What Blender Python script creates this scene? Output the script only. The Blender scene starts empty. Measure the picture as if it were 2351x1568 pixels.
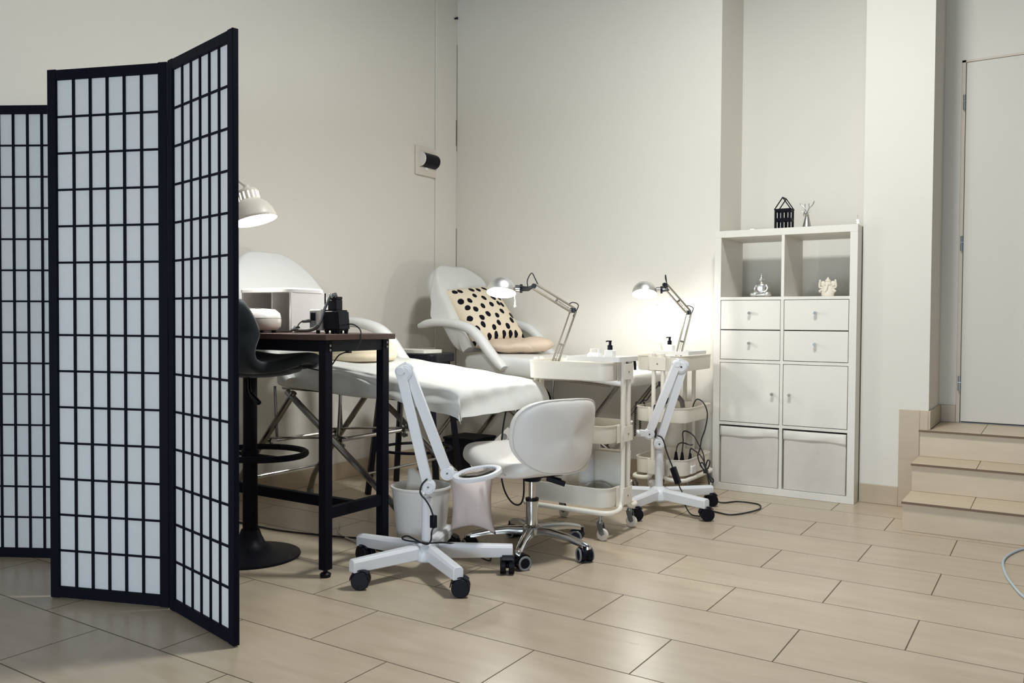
import bpy, bmesh, math, random
from mathutils import Vector, Matrix
random.seed(7)
scene = bpy.context.scene
COL = scene.collection
PI = math.pi
V = Vector

# ------------------------------------------------------------------ materials
def s2l(c):
    c = c/255.0
    return c/12.92 if c <= 0.04045 else ((c+0.055)/1.055)**2.4
def rgb(r, g, b): return (s2l(r), s2l(g), s2l(b), 1.0)

def mat(name, col, rough=0.5, metal=0.0, var=0.04, scale=6.0, bump=0.0, bscale=120.0, spec=0.5, stretch=(1, 1, 1), **kw):
    m = bpy.data.materials.new(name); m.use_nodes = True
    nt = m.node_tree; N = nt.nodes; L = nt.links
    b = N['Principled BSDF']
    tc = N.new('ShaderNodeTexCoord')
    mp = N.new('ShaderNodeMapping'); mp.inputs['Scale'].default_value = stretch
    L.new(tc.outputs['Object'], mp.inputs['Vector'])
    nz = N.new('ShaderNodeTexNoise'); nz.inputs['Scale'].default_value = scale; nz.inputs['Detail'].default_value = 3
    L.new(mp.outputs['Vector'], nz.inputs['Vector'])
    mx = N.new('ShaderNodeMix'); mx.data_type = 'RGBA'
    mx.inputs['A'].default_value = tuple(min(1, c*(1-var)) for c in col[:3])+(1,)
    mx.inputs['B'].default_value = tuple(min(1, c*(1+var)) for c in col[:3])+(1,)
    L.new(nz.outputs['Fac'], mx.inputs['Factor'])
    L.new(mx.outputs['Result'], b.inputs['Base Color'])
    b.inputs['Roughness'].default_value = rough
    b.inputs['Metallic'].default_value = metal
    b.inputs['Specular IOR Level'].default_value = spec
    if bump > 0:
        n2 = N.new('ShaderNodeTexNoise'); n2.inputs['Scale'].default_value = bscale; n2.inputs['Detail'].default_value = 4
        L.new(tc.outputs['Object'], n2.inputs['Vector'])
        bp = N.new('ShaderNodeBump'); bp.inputs['Strength'].default_value = bump; bp.inputs['Distance'].default_value = 0.003
        L.new(n2.outputs['Fac'], bp.inputs['Height']); L.new(bp.outputs['Normal'], b.inputs['Normal'])
    for k, v in kw.items():
        b.inputs[k.replace('_', ' ')].default_value = v
    return m

def emis(name, col, strength):
    m = bpy.data.materials.new(name); m.use_nodes = True
    nt = m.node_tree; N = nt.nodes
    b = N['Principled BSDF']; b.inputs['Base Color'].default_value = col
    b.inputs['Emission Color'].default_value = col; b.inputs['Emission Strength'].default_value = strength
    return m

M = {}
M['wall'] = mat('wall_paint', rgb(226, 222, 212), 0.9, var=0.025, scale=1.5, bump=0.06, bscale=180, spec=0.2)
M['shopwall'] = mat('shop_front_paint', rgb(140, 142, 145), 0.9, spec=0.1)
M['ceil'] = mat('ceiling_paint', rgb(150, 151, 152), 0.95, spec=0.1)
M['skirt'] = mat('skirting_tile', rgb(188, 171, 147), 0.35, var=0.10, scale=7, stretch=(1, 1, 5))
M['step'] = mat('step_tile', rgb(202, 185, 160), 0.38, var=0.10, scale=6, stretch=(1, 4, 4))
M['nose'] = mat('step_edge', rgb(112, 92, 72), 0.6)
M['grout'] = mat('tile_grout', rgb(120, 100, 80), 0.9)
M['navy'] = mat('black_lacquer', (0.0028, 0.003, 0.0085, 1), 0.6, var=0.2, scale=12, spec=0.10)
M['blackmetal'] = mat('black_metal', (0.0035, 0.0038, 0.009, 1), 0.55, var=0.2, scale=30, spec=0.14)
M['greymetal'] = mat('table_apron_metal', (0.015, 0.019, 0.023, 1), 0.5, var=0.15, scale=30, spec=0.25)
M['blackplastic'] = mat('black_plastic', (0.0035, 0.0038, 0.008, 1), 0.45, var=0.2, scale=20, spec=0.2)
M['cablek'] = mat('black_cable', (0.008, 0.009, 0.012, 1), 0.5)
M['greywheel'] = mat('grey_wheel_tread', rgb(120, 122, 124), 0.5)
M['whitemetal'] = mat('white_enamel', rgb(233, 227, 214), 0.4, var=0.015, scale=4)
M['lampwhite'] = mat('lamp_white', rgb(226, 227, 230), 0.4, var=0.015, scale=5)
M['whiteplastic'] = mat('white_plastic', rgb(232, 230, 226), 0.35, var=0.015)
M['creamplastic'] = mat('cream_plastic', rgb(222, 214, 202), 0.4, var=0.02)
M['cabwhite'] = mat('cabinet_white', rgb(228, 224, 214), 0.45, var=0.012, scale=3)
M['vinyl'] = mat('white_vinyl', rgb(226, 222, 217), 0.42, var=0.02, scale=6, bump=0.05, bscale=260)
M['bedvinyl'] = mat('bed_vinyl', rgb(226, 227, 224), 0.38, var=0.02, scale=5, bump=0.03, bscale=220)
M['chrome'] = mat('chrome', rgb(205, 205, 202), 0.16, 1.0, var=0.03)
M['lampchrome'] = mat('lamp_chrome', rgb(238, 238, 236), 0.40, 1.0, var=0.02)
M['steel'] = mat('steel_tube', rgb(150, 150, 148), 0.17, 1.0, var=0.06)
M['nickel'] = mat('lamp_nickel', rgb(178, 170, 154), 0.30, 1.0, var=0.04)
M['darkchrome'] = mat('dark_socket', rgb(80, 82, 84), 0.3, 1.0)
M['zinc'] = mat('zinc', rgb(150, 155, 158), 0.35, 1.0)
M['door'] = mat('door_white', rgb(216, 211, 200), 0.5, var=0.012, scale=2)
M['doorframe'] = mat('door_frame_cream', rgb(214, 202, 186), 0.6)
M['wood'] = mat('table_top_wood', rgb(74, 51, 44), 0.5, var=0.3, scale=9, stretch=(1, 8, 8))
M['velvet'] = mat('grey_velvet', (0.020, 0.026, 0.030, 1), 0.8, var=0.3, scale=9, spec=0.15, Sheen_Weight=0.25, Sheen_Roughness=0.4)
M['bagpink'] = mat('pink_cloth', rgb(216, 202, 196), 0.9, var=0.06, scale=14, bump=0.25, bscale=160, spec=0.2)
M['beige'] = mat('beige_plush', rgb(214, 194, 174), 0.95, var=0.10, scale=16, bump=0.5, bscale=180, spec=0.1)
M['cream'] = mat('cream_plush', rgb(226, 212, 186), 0.95, var=0.07, scale=14, bump=0.4, bscale=170, spec=0.1)
M['fabricbox'] = mat('canvas_box', rgb(212, 207, 199), 0.95, var=0.06, scale=18, bump=0.25, bscale=400, spec=0.1)
M['fabricflap'] = mat('canvas_flap', rgb(230, 226, 217), 0.95, var=0.05, scale=14, bump=0.3, bscale=40, spec=0.1)
M['silver'] = mat('silver_paint', rgb(214, 214, 212), 0.36, 1.0, var=0.05, scale=30)
M['figwhite'] = mat('white_resin', rgb(228, 218, 202), 0.6)
M['paper'] = mat('paper_white', rgb(226, 222, 212), 0.9, spec=0.1)
M['cableblue'] = mat('pale_blue_cable', rgb(182, 196, 204), 0.4)
M['cablewhite'] = mat('off_white_cable', rgb(206, 198, 182), 0.5)
M['hose'] = mat('grey_hose', rgb(92, 92, 90), 0.5)
M['panelgrey'] = mat('panel_grey', rgb(150, 152, 152), 0.4)
M['dusty'] = mat('grey_plastic', rgb(110, 108, 104), 0.5)
M['crack'] = mat('wall_crack', rgb(120, 112, 100), 0.95)
M['orange'] = mat('orange_tag', rgb(220, 182, 166), 0.7)
M['bulb'] = emis('bulb_glow', (1, 0.96, 0.9, 1), 14.0)
M['bulbsoft'] = emis('fairy_bulb', (1, 0.9, 0.7, 1), 2.5)

def glassmat(name, tint=(0.95, 0.97, 0.97, 1), rough=0.03):
    m = bpy.data.materials.new(name); m.use_nodes = True
    b = m.node_tree.nodes['Principled BSDF']
    b.inputs['Base Color'].default_value = tint; b.inputs['Roughness'].default_value = rough
    b.inputs['Transmission Weight'].default_value = 1.0; b.inputs['IOR'].default_value = 1.3
    return m
M['glass'] = glassmat('clear_plastic')
M['frost'] = glassmat('frosted_plastic', (0.93, 0.92, 0.88, 1), 0.45)

def translucent(name, col, amt):
    m = bpy.data.materials.new(name); m.use_nodes = True
    nt = m.node_tree; N = nt.nodes; L = nt.links
    out = N['Material Output']; b = N['Principled BSDF']
    b.inputs['Roughness'].default_value = 0.8; b.inputs['Specular IOR Level'].default_value = 0.1
    tc = N.new('ShaderNodeTexCoord'); nz = N.new('ShaderNodeTexNoise'); nz.inputs['Scale'].default_value = 25
    L.new(tc.outputs['Object'], nz.inputs['Vector'])
    mx = N.new('ShaderNodeMix'); mx.data_type = 'RGBA'
    mx.inputs['A'].default_value = tuple(c*0.95 for c in col[:3])+(1,); mx.inputs['B'].default_value = col
    L.new(nz.outputs['Fac'], mx.inputs['Factor']); L.new(mx.outputs['Result'], b.inputs['Base Color'])
    t = N.new('ShaderNodeBsdfTranslucent'); t.inputs['Color'].default_value = col
    ms = N.new('ShaderNodeMixShader'); ms.inputs['Fac'].default_value = amt
    L.new(b.outputs['BSDF'], ms.inputs[1]); L.new(t.outputs['BSDF'], ms.inputs[2]); L.new(ms.outputs['Shader'], out.inputs['Surface'])
    return m
M['rice'] = translucent('rice_paper', rgb(224, 224, 225), 0.18)
M['sheet'] = translucent('fleece_sheet', rgb(236, 236, 232), 0.22)

def floor_mat():
    m = bpy.data.materials.new('floor_tiles'); m.use_nodes = True
    nt = m.node_tree; N = nt.nodes; L = nt.links; b = N['Principled BSDF']
    geo = N.new('ShaderNodeNewGeometry')
    mp = N.new('ShaderNodeMapping'); mp.inputs['Location'].default_value = (0.063+6.0, 3.3155, 0)
    L.new(geo.outputs['Position'], mp.inputs['Vector'])
    br = N.new('ShaderNodeTexBrick'); br.offset = 0.5; br.offset_frequency = 2; br.squash_frequency = 2; br.squash = 1
    br.inputs['Scale'].default_value = 1.0; br.inputs['Brick Width'].default_value = 0.6; br.inputs['Row Height'].default_value = 0.3
    br.inputs['Mortar Size'].default_value = 0.0021; br.inputs['Mortar Smooth'].default_value = 0.1; br.inputs['Bias'].default_value = 0
    br.inputs['Color1'].default_value = (0.0, 0.0, 0.0, 1); br.inputs['Color2'].default_value = (1, 1, 1, 1)
    L.new(mp.outputs['Vector'], br.inputs['Vector'])
    # travertine streaks along each tile
    m2 = N.new('ShaderNodeMapping'); m2.inputs['Scale'].default_value = (1.1, 5.5, 1)
    L.new(geo.outputs['Position'], m2.inputs['Vector'])
    n1 = N.new('ShaderNodeTexNoise'); n1.inputs['Scale'].default_value = 3.2; n1.inputs['Detail'].default_value = 6; n1.inputs['Roughness'].default_value = 0.6
    n1.inputs['Distortion'].default_value = 0.5
    L.new(m2.outputs['Vector'], n1.inputs['Vector'])
    n3 = N.new('ShaderNodeTexNoise'); n3.inputs['Scale'].default_value = 1.7; n3.inputs['Detail'].default_value = 2
    L.new(geo.outputs['Position'], n3.inputs['Vector'])
    cr = N.new('ShaderNodeValToRGB')
    cr.color_ramp.elements[0].position = 0.32; cr.color_ramp.elements[0].color = rgb(176, 158, 134)
    cr.color_ramp.elements[1].position = 0.68; cr.color_ramp.elements[1].color = rgb(197, 182, 160)
    L.new(n1.outputs['Fac'], cr.inputs['Fac'])
    c2 = N.new('ShaderNodeValToRGB')
    c2.color_ramp.elements[0].color = rgb(186, 166, 142); c2.color_ramp.elements[1].color = rgb(193, 181, 162)
    L.new(n3.outputs['Fac'], c2.inputs['Fac'])
    mx0 = N.new('ShaderNodeMix'); mx0.data_type = 'RGBA'; mx0.inputs['Factor'].default_value = 0.45
    L.new(cr.outputs['Color'], mx0.inputs['A']); L.new(c2.outputs['Color'], mx0.inputs['B'])
    # slight tile to tile tint
    hsv = N.new('ShaderNodeHueSaturation')
    mr = N.new('ShaderNodeMapRange'); mr.inputs['To Min'].default_value = 0.96; mr.inputs['To Max'].default_value = 1.03
    L.new(br.outputs['Color'], mr.inputs['Value']); L.new(mr.outputs['Result'], hsv.inputs['Value'])
    L.new(mx0.outputs['Result'], hsv.inputs['Color'])
    mx = N.new('ShaderNodeMix'); mx.data_type = 'RGBA'; mx.inputs['B'].default_value = rgb(96, 80, 64)
    L.new(br.outputs['Fac'], mx.inputs['Factor']); L.new(hsv.outputs['Color'], mx.inputs['A'])
    L.new(mx.outputs['Result'], b.inputs['Base Color'])
    rr = N.new('ShaderNodeMapRange'); rr.inputs['To Min'].default_value = 0.24; rr.inputs['To Max'].default_value = 0.36
    L.new(n1.outputs['Fac'], rr.inputs['Value'])
    rm = N.new('ShaderNodeMix'); rm.data_type = 'FLOAT'; rm.inputs['B'].default_value = 0.9
    L.new(br.outputs['Fac'], rm.inputs['Factor']); L.new(rr.outputs['Result'], rm.inputs['A'])
    L.new(rm.outputs['Result'], b.inputs['Roughness'])
    bp = N.new('ShaderNodeBump'); bp.inputs['Strength'].default_value = 0.5; bp.inputs['Distance'].default_value = 0.002; bp.invert = True
    L.new(br.outputs['Fac'], bp.inputs['Height']); L.new(bp.outputs['Normal'], b.inputs['Normal'])
    return m
M['floor'] = floor_mat()

def dots_mat():
    m = bpy.data.materials.new('dotted_cotton'); m.use_nodes = True
    nt = m.node_tree; N = nt.nodes; L = nt.links; b = N['Principled BSDF']
    b.inputs['Roughness'].default_value = 0.9; b.inputs['Specular IOR Level'].default_value = 0.15
    tc = N.new('ShaderNodeTexCoord')
    mp = N.new('ShaderNodeMapping'); mp.inputs['Scale'].default_value = (15.5, 13.5, 0.01)
    L.new(tc.outputs['Object'], mp.inputs['Vector'])
    nz = N.new('ShaderNodeTexNoise'); nz.inputs['Scale'].default_value = 14
    L.new(tc.outputs['Object'], nz.inputs['Vector'])
    add = N.new('ShaderNodeMix'); add.data_type = 'RGBA'; add.blend_type = 'LINEAR_LIGHT'; add.inputs['Factor'].default_value = 0.14
    L.new(mp.outputs['Vector'], add.inputs['A']); L.new(nz.outputs['Color'], add.inputs['B'])
    vo = N.new('ShaderNodeTexVoronoi'); vo.inputs['Scale'].default_value = 1.0; vo.inputs['Randomness'].default_value = 0.55
    vo.voronoi_dimensions = '2D'
    L.new(add.outputs['Result'], vo.inputs['Vector'])
    cr = N.new('ShaderNodeValToRGB'); cr.color_ramp.elements[0].position = 0.262; cr.color_ramp.elements[1].position = 0.285
    cr.color_ramp.elements[0].color = (0.006, 0.006, 0.012, 1); cr.color_ramp.elements[1].color = rgb(226, 212, 188)
    L.new(vo.outputs['Distance'], cr.inputs['Fac']); L.new(cr.outputs['Color'], b.inputs['Base Color'])
    return m
M['dots'] = dots_mat()

# ------------------------------------------------------------------ mesh helpers
def box(bm, lo, hi, mtx=None):
    lo, hi = V(lo), V(hi)
    vs = [bm.verts.new((x, y, z)) for x in (lo.x, hi.x) for y in (lo.y, hi.y) for z in (lo.z, hi.z)]
    for f in ((0, 1, 3, 2), (4, 6, 7, 5), (0, 4, 5, 1), (2, 3, 7, 6), (0, 2, 6, 4), (1, 5, 7, 3)):
        bm.faces.new([vs[i] for i in f])
    if mtx is not None:
        for v in vs: v.co = mtx @ v.co
    return vs
def frame(d):
    d = V(d).normalized()
    a = V((0, 0, 1)) if abs(d.z) < 0.95 else V((1, 0, 0))
    u = a.cross(d).normalized(); w = d.cross(u)
    return u, w, d
def beam(bm, p0, p1, w, h, up=(0, 0, 1)):
    """rectangular bar from p0 to p1: w across, h along up"""
    p0, p1 = V(p0), V(p1); d = (p1-p0).normalized(); up = V(up)
    s = d.cross(up)
    if s.length < 1e-4: s = d.cross(V((1, 0, 0)))
    s.normalize(); t = s.cross(d).normalized()
    q = [[p+s*(a*w/2)+t*(b*h/2) for a, b in ((-1, -1), (1, -1), (1, 1), (-1, 1))] for p in (p0, p1)]
    loft(bm, q, True, True)
def loft(bm, rings, cap0=False, cap1=False, closed=True, loop=False):
    R = [[bm.verts.new(p) for p in r] for r in rings]
    n = len(R[0]); k = len(R)
    for i in range(k if loop else k-1):
        a, b = R[i], R[(i+1) % k]
        for j in range(n if closed else n-1):
            bm.faces.new((a[j], a[(j+1) % n], b[(j+1) % n], b[j]))
    if cap0: bm.faces.new(R[0][::-1])
    if cap1: bm.faces.new(R[-1])
    return R
def circ(c, u, w, r, n, r2=None):
    r2 = r if r2 is None else r2
    return [V(c)+u*(r*math.cos(2*PI*i/n))+w*(r2*math.sin(2*PI*i/n)) for i in range(n)]
def cyl(bm, p0, p1, r0, r1=None, n=16):
    r1 = r0 if r1 is None else r1
    u, w, d = frame(V(p1)-V(p0))
    loft(bm, [circ(p0, u, w, r0, n), circ(p1, u, w, r1, n)], True, True)
def smooth_path(pts, sub=6, closed=False):
    P = [V(p) for p in pts]; n = len(P); out = []
    rng = range(n) if closed else range(n-1)
    for i in rng:
        p1, p2 = P[i], P[(i+1) % n]
        p0 = P[(i-1) % n] if (closed or i > 0) else p1*2-p2
        p3 = P[(i+2) % n] if (closed or i < n-2) else p2*2-p1
        for k in range(sub):
            t = k/sub
            out.append(0.5*((2*p1)+(p2-p0)*t+(2*p0-5*p1+4*p2-p3)*t*t+(3*p1-p0-3*p2+p3)*t**3))
    if not closed: out.append(P[-1])
    return out
def fillet(pts, r, n=5, closed=False):
    P = [V(p) for p in pts]; out = []; k = len(P)
    for i, p in enumerate(P):
        if not closed and i in (0, k-1): out.append(p); continue
        a, b = P[(i-1) % k]-p, P[(i+1) % k]-p
        rr = min(r, a.length*.49, b.length*.49)
        a.normalize(); b.normalize()
        s, e = p+a*rr, p+b*rr
        for j in range(n+1):
            t = j/n; out.append(s*(1-t)**2+p*2*t*(1-t)+e*t*t)
    return out
def tube(bm, pts, r, n=8, closed=False, rs=None):
    P = [V(p) for p in pts]; k = len(P)
    T = []
    for i in range(k):
        if closed: t = P[(i+1) % k]-P[i-1]
        else: t = P[min(i+1, k-1)]-P[max(i-1, 0)]
        if t.length < 1e-9: t = V((0, 0, 1))
        T.append(t.normalized())
    u = frame(T[0])[0]; rings = []
    for i in range(k):
        u = (u-T[i]*u.dot(T[i]))
        if u.length < 1e-6: u = frame(T[i])[0]
        u.normalize(); w = T[i].cross(u)
        rr = rs[i] if rs else r
        rings.append(circ(P[i], u, w, rr, n))
    if closed: loft(bm, rings, loop=True)
    else: loft(bm, rings, True, True)
def lathe(bm, prof, c=(0, 0, 0), axis=(0, 0, 1), n=32, cap0=False, cap1=False, xs=1.0, ys=1.0):
    u, w, d = frame(axis)
    if abs(V(axis).normalized().z) > 0.999: u, w = V((1, 0, 0)), V((0, 1, 0))
    loft(bm, [circ(V(c)+d*z, u, w, max(r, 1e-4)*xs, n, max(r, 1e-4)*ys) for r, z in prof], cap0, cap1)
def rrect(w, d, r, z, n=5, c=(0, 0)):
    out = []
    for cx, cy, a0 in ((w/2-r, d/2-r, 0), (-w/2+r, d/2-r, PI/2), (-w/2+r, -d/2+r, PI), (w/2-r, -d/2+r, 1.5*PI)):
        for i in range(n+1):
            a = a0+PI/2*i/n; out.append(V((c[0]+cx+r*math.cos(a), c[1]+cy+r*math.sin(a), z)))
    return out
def ball(bm, c, r, n=14, m=10, mtx=None):
    rx, ry, rz = (r, r, r) if not hasattr(r, '__len__') else r
    rings = []
    for i in range(m+1):
        a = -PI/2+PI*i/m; rr = max(math.cos(a), 1e-3); z = math.sin(a)
        ring = [V((rx*rr*math.cos(2*PI*j/n), ry*rr*math.sin(2*PI*j/n), rz*z)) for j in range(n)]
        if mtx is not None: ring = [mtx @ p for p in ring]
        rings.append([p+V(c) for p in ring])
    loft(bm, rings, True, True)
def grid(bm, fn, nu, nv):
    vs = [[bm.verts.new(fn(i/nu, j/nv)) for j in range(nv+1)] for i in range(nu+1)]
    for i in range(nu):
        for j in range(nv):
            bm.faces.new((vs[i][j], vs[i+1][j], vs[i+1][j+1], vs[i][j+1]))

def link(name, bm, m, parent=None, bevel=0.0, solid=0.0, subs=0, angle=35, world=True, offset=0.0, segs=2):
    """one mesh object; geometry given in world coordinates is moved into the parent's frame"""
    if world and parent is not None:
        inv = parent_world(parent).inverted()
        for v in bm.verts: v.co = inv @ v.co
    bmesh.ops.recalc_face_normals(bm, faces=bm.faces)
    me = bpy.data.meshes.new(name); bm.to_mesh(me); bm.free()
    for p in me.polygons: p.use_smooth = True
    if subs == 0: me.set_sharp_from_angle(angle=math.radians(angle))
    me.materials.append(m)
    o = bpy.data.objects.new(name, me); COL.objects.link(o)
    if parent is not None: o.parent = parent
    if solid:
        k = o.modifiers.new('solid', 'SOLIDIFY'); k.thickness = solid; k.offset = offset
    if bevel:
        k = o.modifiers.new('bevel', 'BEVEL'); k.width = bevel; k.segments = segs; k.limit_method = 'ANGLE'; k.angle_limit = math.radians(40)
        k.harden_normals = False
    if subs:
        k = o.modifiers.new('sub', 'SUBSURF'); k.levels = subs; k.render_levels = subs
    return o
def parent_world(o):
    m = Matrix.LocRotScale(o.location, o.rotation_euler, None)
    return parent_world(o.parent) @ m if o.parent else m
def B(): return bmesh.new()
def tag(o, label, cat, group=None):
    o['label'] = label; o['category'] = cat
    if group: o['group'] = group
    return o
def thing(name, label, cat, loc, rz=0.0, group=None):
    o = bpy.data.objects.new(name, None); COL.objects.link(o)
    o.location = loc; o.rotation_euler = (0, 0, rz); o.empty_display_size = 0.1
    return tag(o, label, cat, group)
def struct(name, bm, m, parent=None, **k):
    o = link(name, bm, m, parent, **k)
    if parent is None: o['kind'] = 'structure'
    return o
def solo(name, bm, m, label, cat, loc, group=None, **k):
    """a thing that is a single mesh, built in world coordinates, with its origin at loc"""
    for v in bm.verts: v.co -= V(loc)
    o = link(name, bm, m, None, world=False, **k)
    o.location = loc
    return tag(o, label, cat, group)

# ------------------------------------------------------------------ the room
XL, YB, CEIL = -3.605, 4.83, 3.35      # left wall, back wall, ceiling
XR, YF = 2.6, -2.6
NX0, NX1, NY = -1.681, -0.887, 5.22    # shelf niche
PX1, DY = -0.558, 5.24                 # pillar right face, door wall

bm = B(); box(bm, (XL-.1, YF-.1, -.1), (XR+.1, 5.5, 0)); struct('floor', bm, M['floor'])
bm = B(); box(bm, (XL-.1, YF-.1, CEIL), (XR+.1, 5.5, CEIL+.1)); struct('ceiling', bm, M['ceil'])
bm = B(); box(bm, (XL-.1, YF-.1, 0), (XL, 5.5, CEIL)); struct('wall_left', bm, M['wall'])
bm = B(); box(bm, (XL, YB, 0), (NX0, 5.5, CEIL)); struct('wall_back', bm, M['wall'])
bm = B(); box(bm, (NX0, NY, 0), (NX1, 5.5, CEIL)); struct('wall_niche', bm, M['wall'])
bm = B(); box(bm, (NX1, 4.80, 0), (PX1, 5.5, CEIL)); struct('wall_pillar', bm, M['wall'])
bm = B()
box(bm, (PX1, DY, 0), (-0.475, 5.5, CEIL)); box(bm, (-0.475, DY, 2.385), (XR, 5.5, CEIL)); box(bm, (0.52, DY, 0), (XR, 5.5, 2.385))
struct('wall_door', bm, M['wall'])
bm = B(); box(bm, (XR, YF-.1, 0), (XR+.1, 5.5, CEIL)); struct('wall_right', bm, M['shopwall'])
bm = B(); box(bm, (XL, YF-.1, 0), (XR, YF, CEIL)); struct('wall_front', bm, M['shopwall'])
# shallow boxed strip in the left corner
bm = B(); box(bm, (XL, 4.595, 0.10), (XL+.012, YB, CEIL)); struct('trim_1', bm, M['wall'], bevel=0.004)
# ragged dark seam where the two walls meet
bm = B()
z = 0.5
while z < 2.75:
    l = random.uniform(.12, .5); w = random.uniform(.0012, .0035)
    if random.random() < .8:
        box(bm, (XL+.011, YB-w, z), (XL+.0145, YB+.001, z+l))
    z += l
box(bm, (XL+.011, YB-.010, 2.18), (XL+.0145, YB-.006, 2.36))
struct('trim_2', bm, M['crack'])
# baseboards
bm = B(); box(bm, (XL, YF, 0), (XL+.010, YB, .10)); struct('baseboard_left', bm, M['skirt'], bevel=.002)
bm = B(); box(bm, (XL+.01, YB-.010, 0), (NX0, YB, .10)); struct('baseboard_back', bm, M['skirt'], bevel=.002)
bm = B()
box(bm, (NX1+.005, 4.79, 0), (-.696, 4.80, .10)); struct('baseboard_pillar', bm, M['skirt'], bevel=.002)
bm = B(); box(bm, (-.696, 4.789, 0), (-.598, 4.80, .505)); box(bm, (-.598, 4.789, .408), (PX1, 4.80, .505))
box(bm, (PX1, 4.789, .41), (PX1+.010, DY, .505)); box(bm, (PX1+.01, DY-.010, .41), (-.475, DY, .505))
struct('baseboard_steps', bm, M['skirt'], bevel=.002)

# steps up to the door: solid risers, tile treads with a dark edge, grout joints
st = thing('staircase', 'three beige tiled steps climbing to the white door', 'stairs', (0.6, 4.24, 0))
SX0, SX1 = -.598, 1.8
ys = (4.24, 4.52, 4.80); zs = (.137, .273, .410)
for i in range(3):
    y1 = (ys[i+1] if i < 2 else DY-.002); z0 = 0 if i == 0 else zs[i-1]
    bm = B(); box(bm, (SX0+(.002 if i < 2 else .04), ys[i], 0.001), (SX1, DY-.004 if i == 2 else ys[i+1]+.02, zs[i]-.012)) if False else box(bm, (SX0+.003 if i < 2 else PX1+.004, ys[i] if i < 2 else 4.803, z0+.0005), (SX1, DY-.012, zs[i]-.0105))
    if i == 2: box(bm, (SX0+.003, 4.775, z0+.0005), (SX1, 4.7875, zs[i]-.0105))
    link('riser', bm, M['step'], st, bevel=.001)
    bm = B()
    yt = ys[i]-.014
    xs_ = [SX0, SX0+.28]; 
    while xs_[-1]+.6 < SX1: xs_.append(xs_[-1]+.6)
    xs_.append(SX1)
    for a, b_ in zip(xs_[:-1], xs_[1:]):
        if i < 2: box(bm, (a+.0015, yt+.002, zs[i]-.010), (b_-.0015, ys[i+1], zs[i]))
        else:
            box(bm, (a+.0015, 4.763, zs[i]-.010), (b_-.0015, 4.788, zs[i]))
            box(bm, (max(a, PX1+.011)+.0015, 4.788, zs[i]-.010), (b_-.0015, DY-.012, zs[i]))
    link('tread', bm, M['step'], st)
    bm = B(); box(bm, (SX0, (yt if i < 2 else 4.760), zs[i]-.0115), (SX1, (yt if i < 2 else 4.760)+.003, zs[i]-.001)); link('tread_edge', bm, M['nose'], st)

# door
dr = thing('door_1', 'tall plain white door at the top of the tiled steps', 'door', (0.02, DY, .41)); dr['kind'] = 'structure'
bm = B(); box(bm, (-.452, DY-.012, .418), (.50, DY+.026, 2.368)); link('door_leaf', bm, M['door'], dr, bevel=.003)
bm = B(); box(bm, (-.474, DY-.004, .411), (-.456, DY+.05, 2.384)); box(bm, (-.474, DY-.004, 2.3725), (.518, DY+.05, 2.384)); box(bm, (.503, DY-.004, .411), (.519, DY+.05, 2.384))
link('door_frame', bm, M['doorframe'], dr)
bm = B(); box(bm, (-.45, DY+.03, .41), (.5, DY+.05, .5)); link('door_gap', bm, M['blackplastic'], dr)
for z in (2.155, 1.39, .625):
    bm = B(); cyl(bm, (-.459, DY-.014, z-.04), (-.459, DY-.014, z+.005), .007, n=12); box(bm, (-.466, DY-.012, z-.035), (-.452, DY-.004, z+.03))
    cyl(bm, (-.459, DY-.014, z+.008), (-.459, DY-.014, z+.04), .007, n=12); link('hinge', bm, M['zinc'], dr)

# wall switch box with a black curved cover
pl = thing('wall_outlet_box', 'white wall plate with black curved flap on left wall', 'outlet', (XL, 4.49, 1.93))
bm = B(); box(bm, (XL+.0005, 4.38, 1.92), (XL+.014, 4.594, 2.11)); link('plate', bm, M['creamplastic'], pl, bevel=.003)
bm = B()
ring = []
for i in range(9):
    a = -PI/2+PI*i/8
    ring.append((math.cos(a)*.05+.012, math.sin(a)*.048))
loft(bm, [[V((XL+a, y, 2.025+b_)) for a, b_ in ring]+[V((XL+.008, y, 2.025+.048)), V((XL+.008, y, 2.025-.048))] for y in (4.425, 4.58)], True, True)
link('cover', bm, M['blackplastic'], pl)
bm = B()
loft(bm, [[V((XL+a*1.03, y, 2.025+b_*1.04)) for a, b_ in ring]+[V((XL+.008, y, 2.025+.05)), V((XL+.008, y, 2.025-.05))] for y in (4.412, 4.425)], True, True)
box(bm, (XL+.01, 4.47, 1.955), (XL+.02, 4.50, 1.975))
link('cover_end', bm, M['whiteplastic'], pl)
bm = B(); cyl(bm, (XL+.012, 4.80, 3.06), (XL+.03, 4.80, 3.06), .006, n=10); cyl(bm, (XL+.03, 4.80, 3.06), (XL+.034, 4.80, 3.06), .009, n=10)
solo('wall_plug', bm, M['blackplastic'], 'small black plug high in the wall corner', 'plug', (XL+.012, 4.80, 3.06))

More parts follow.
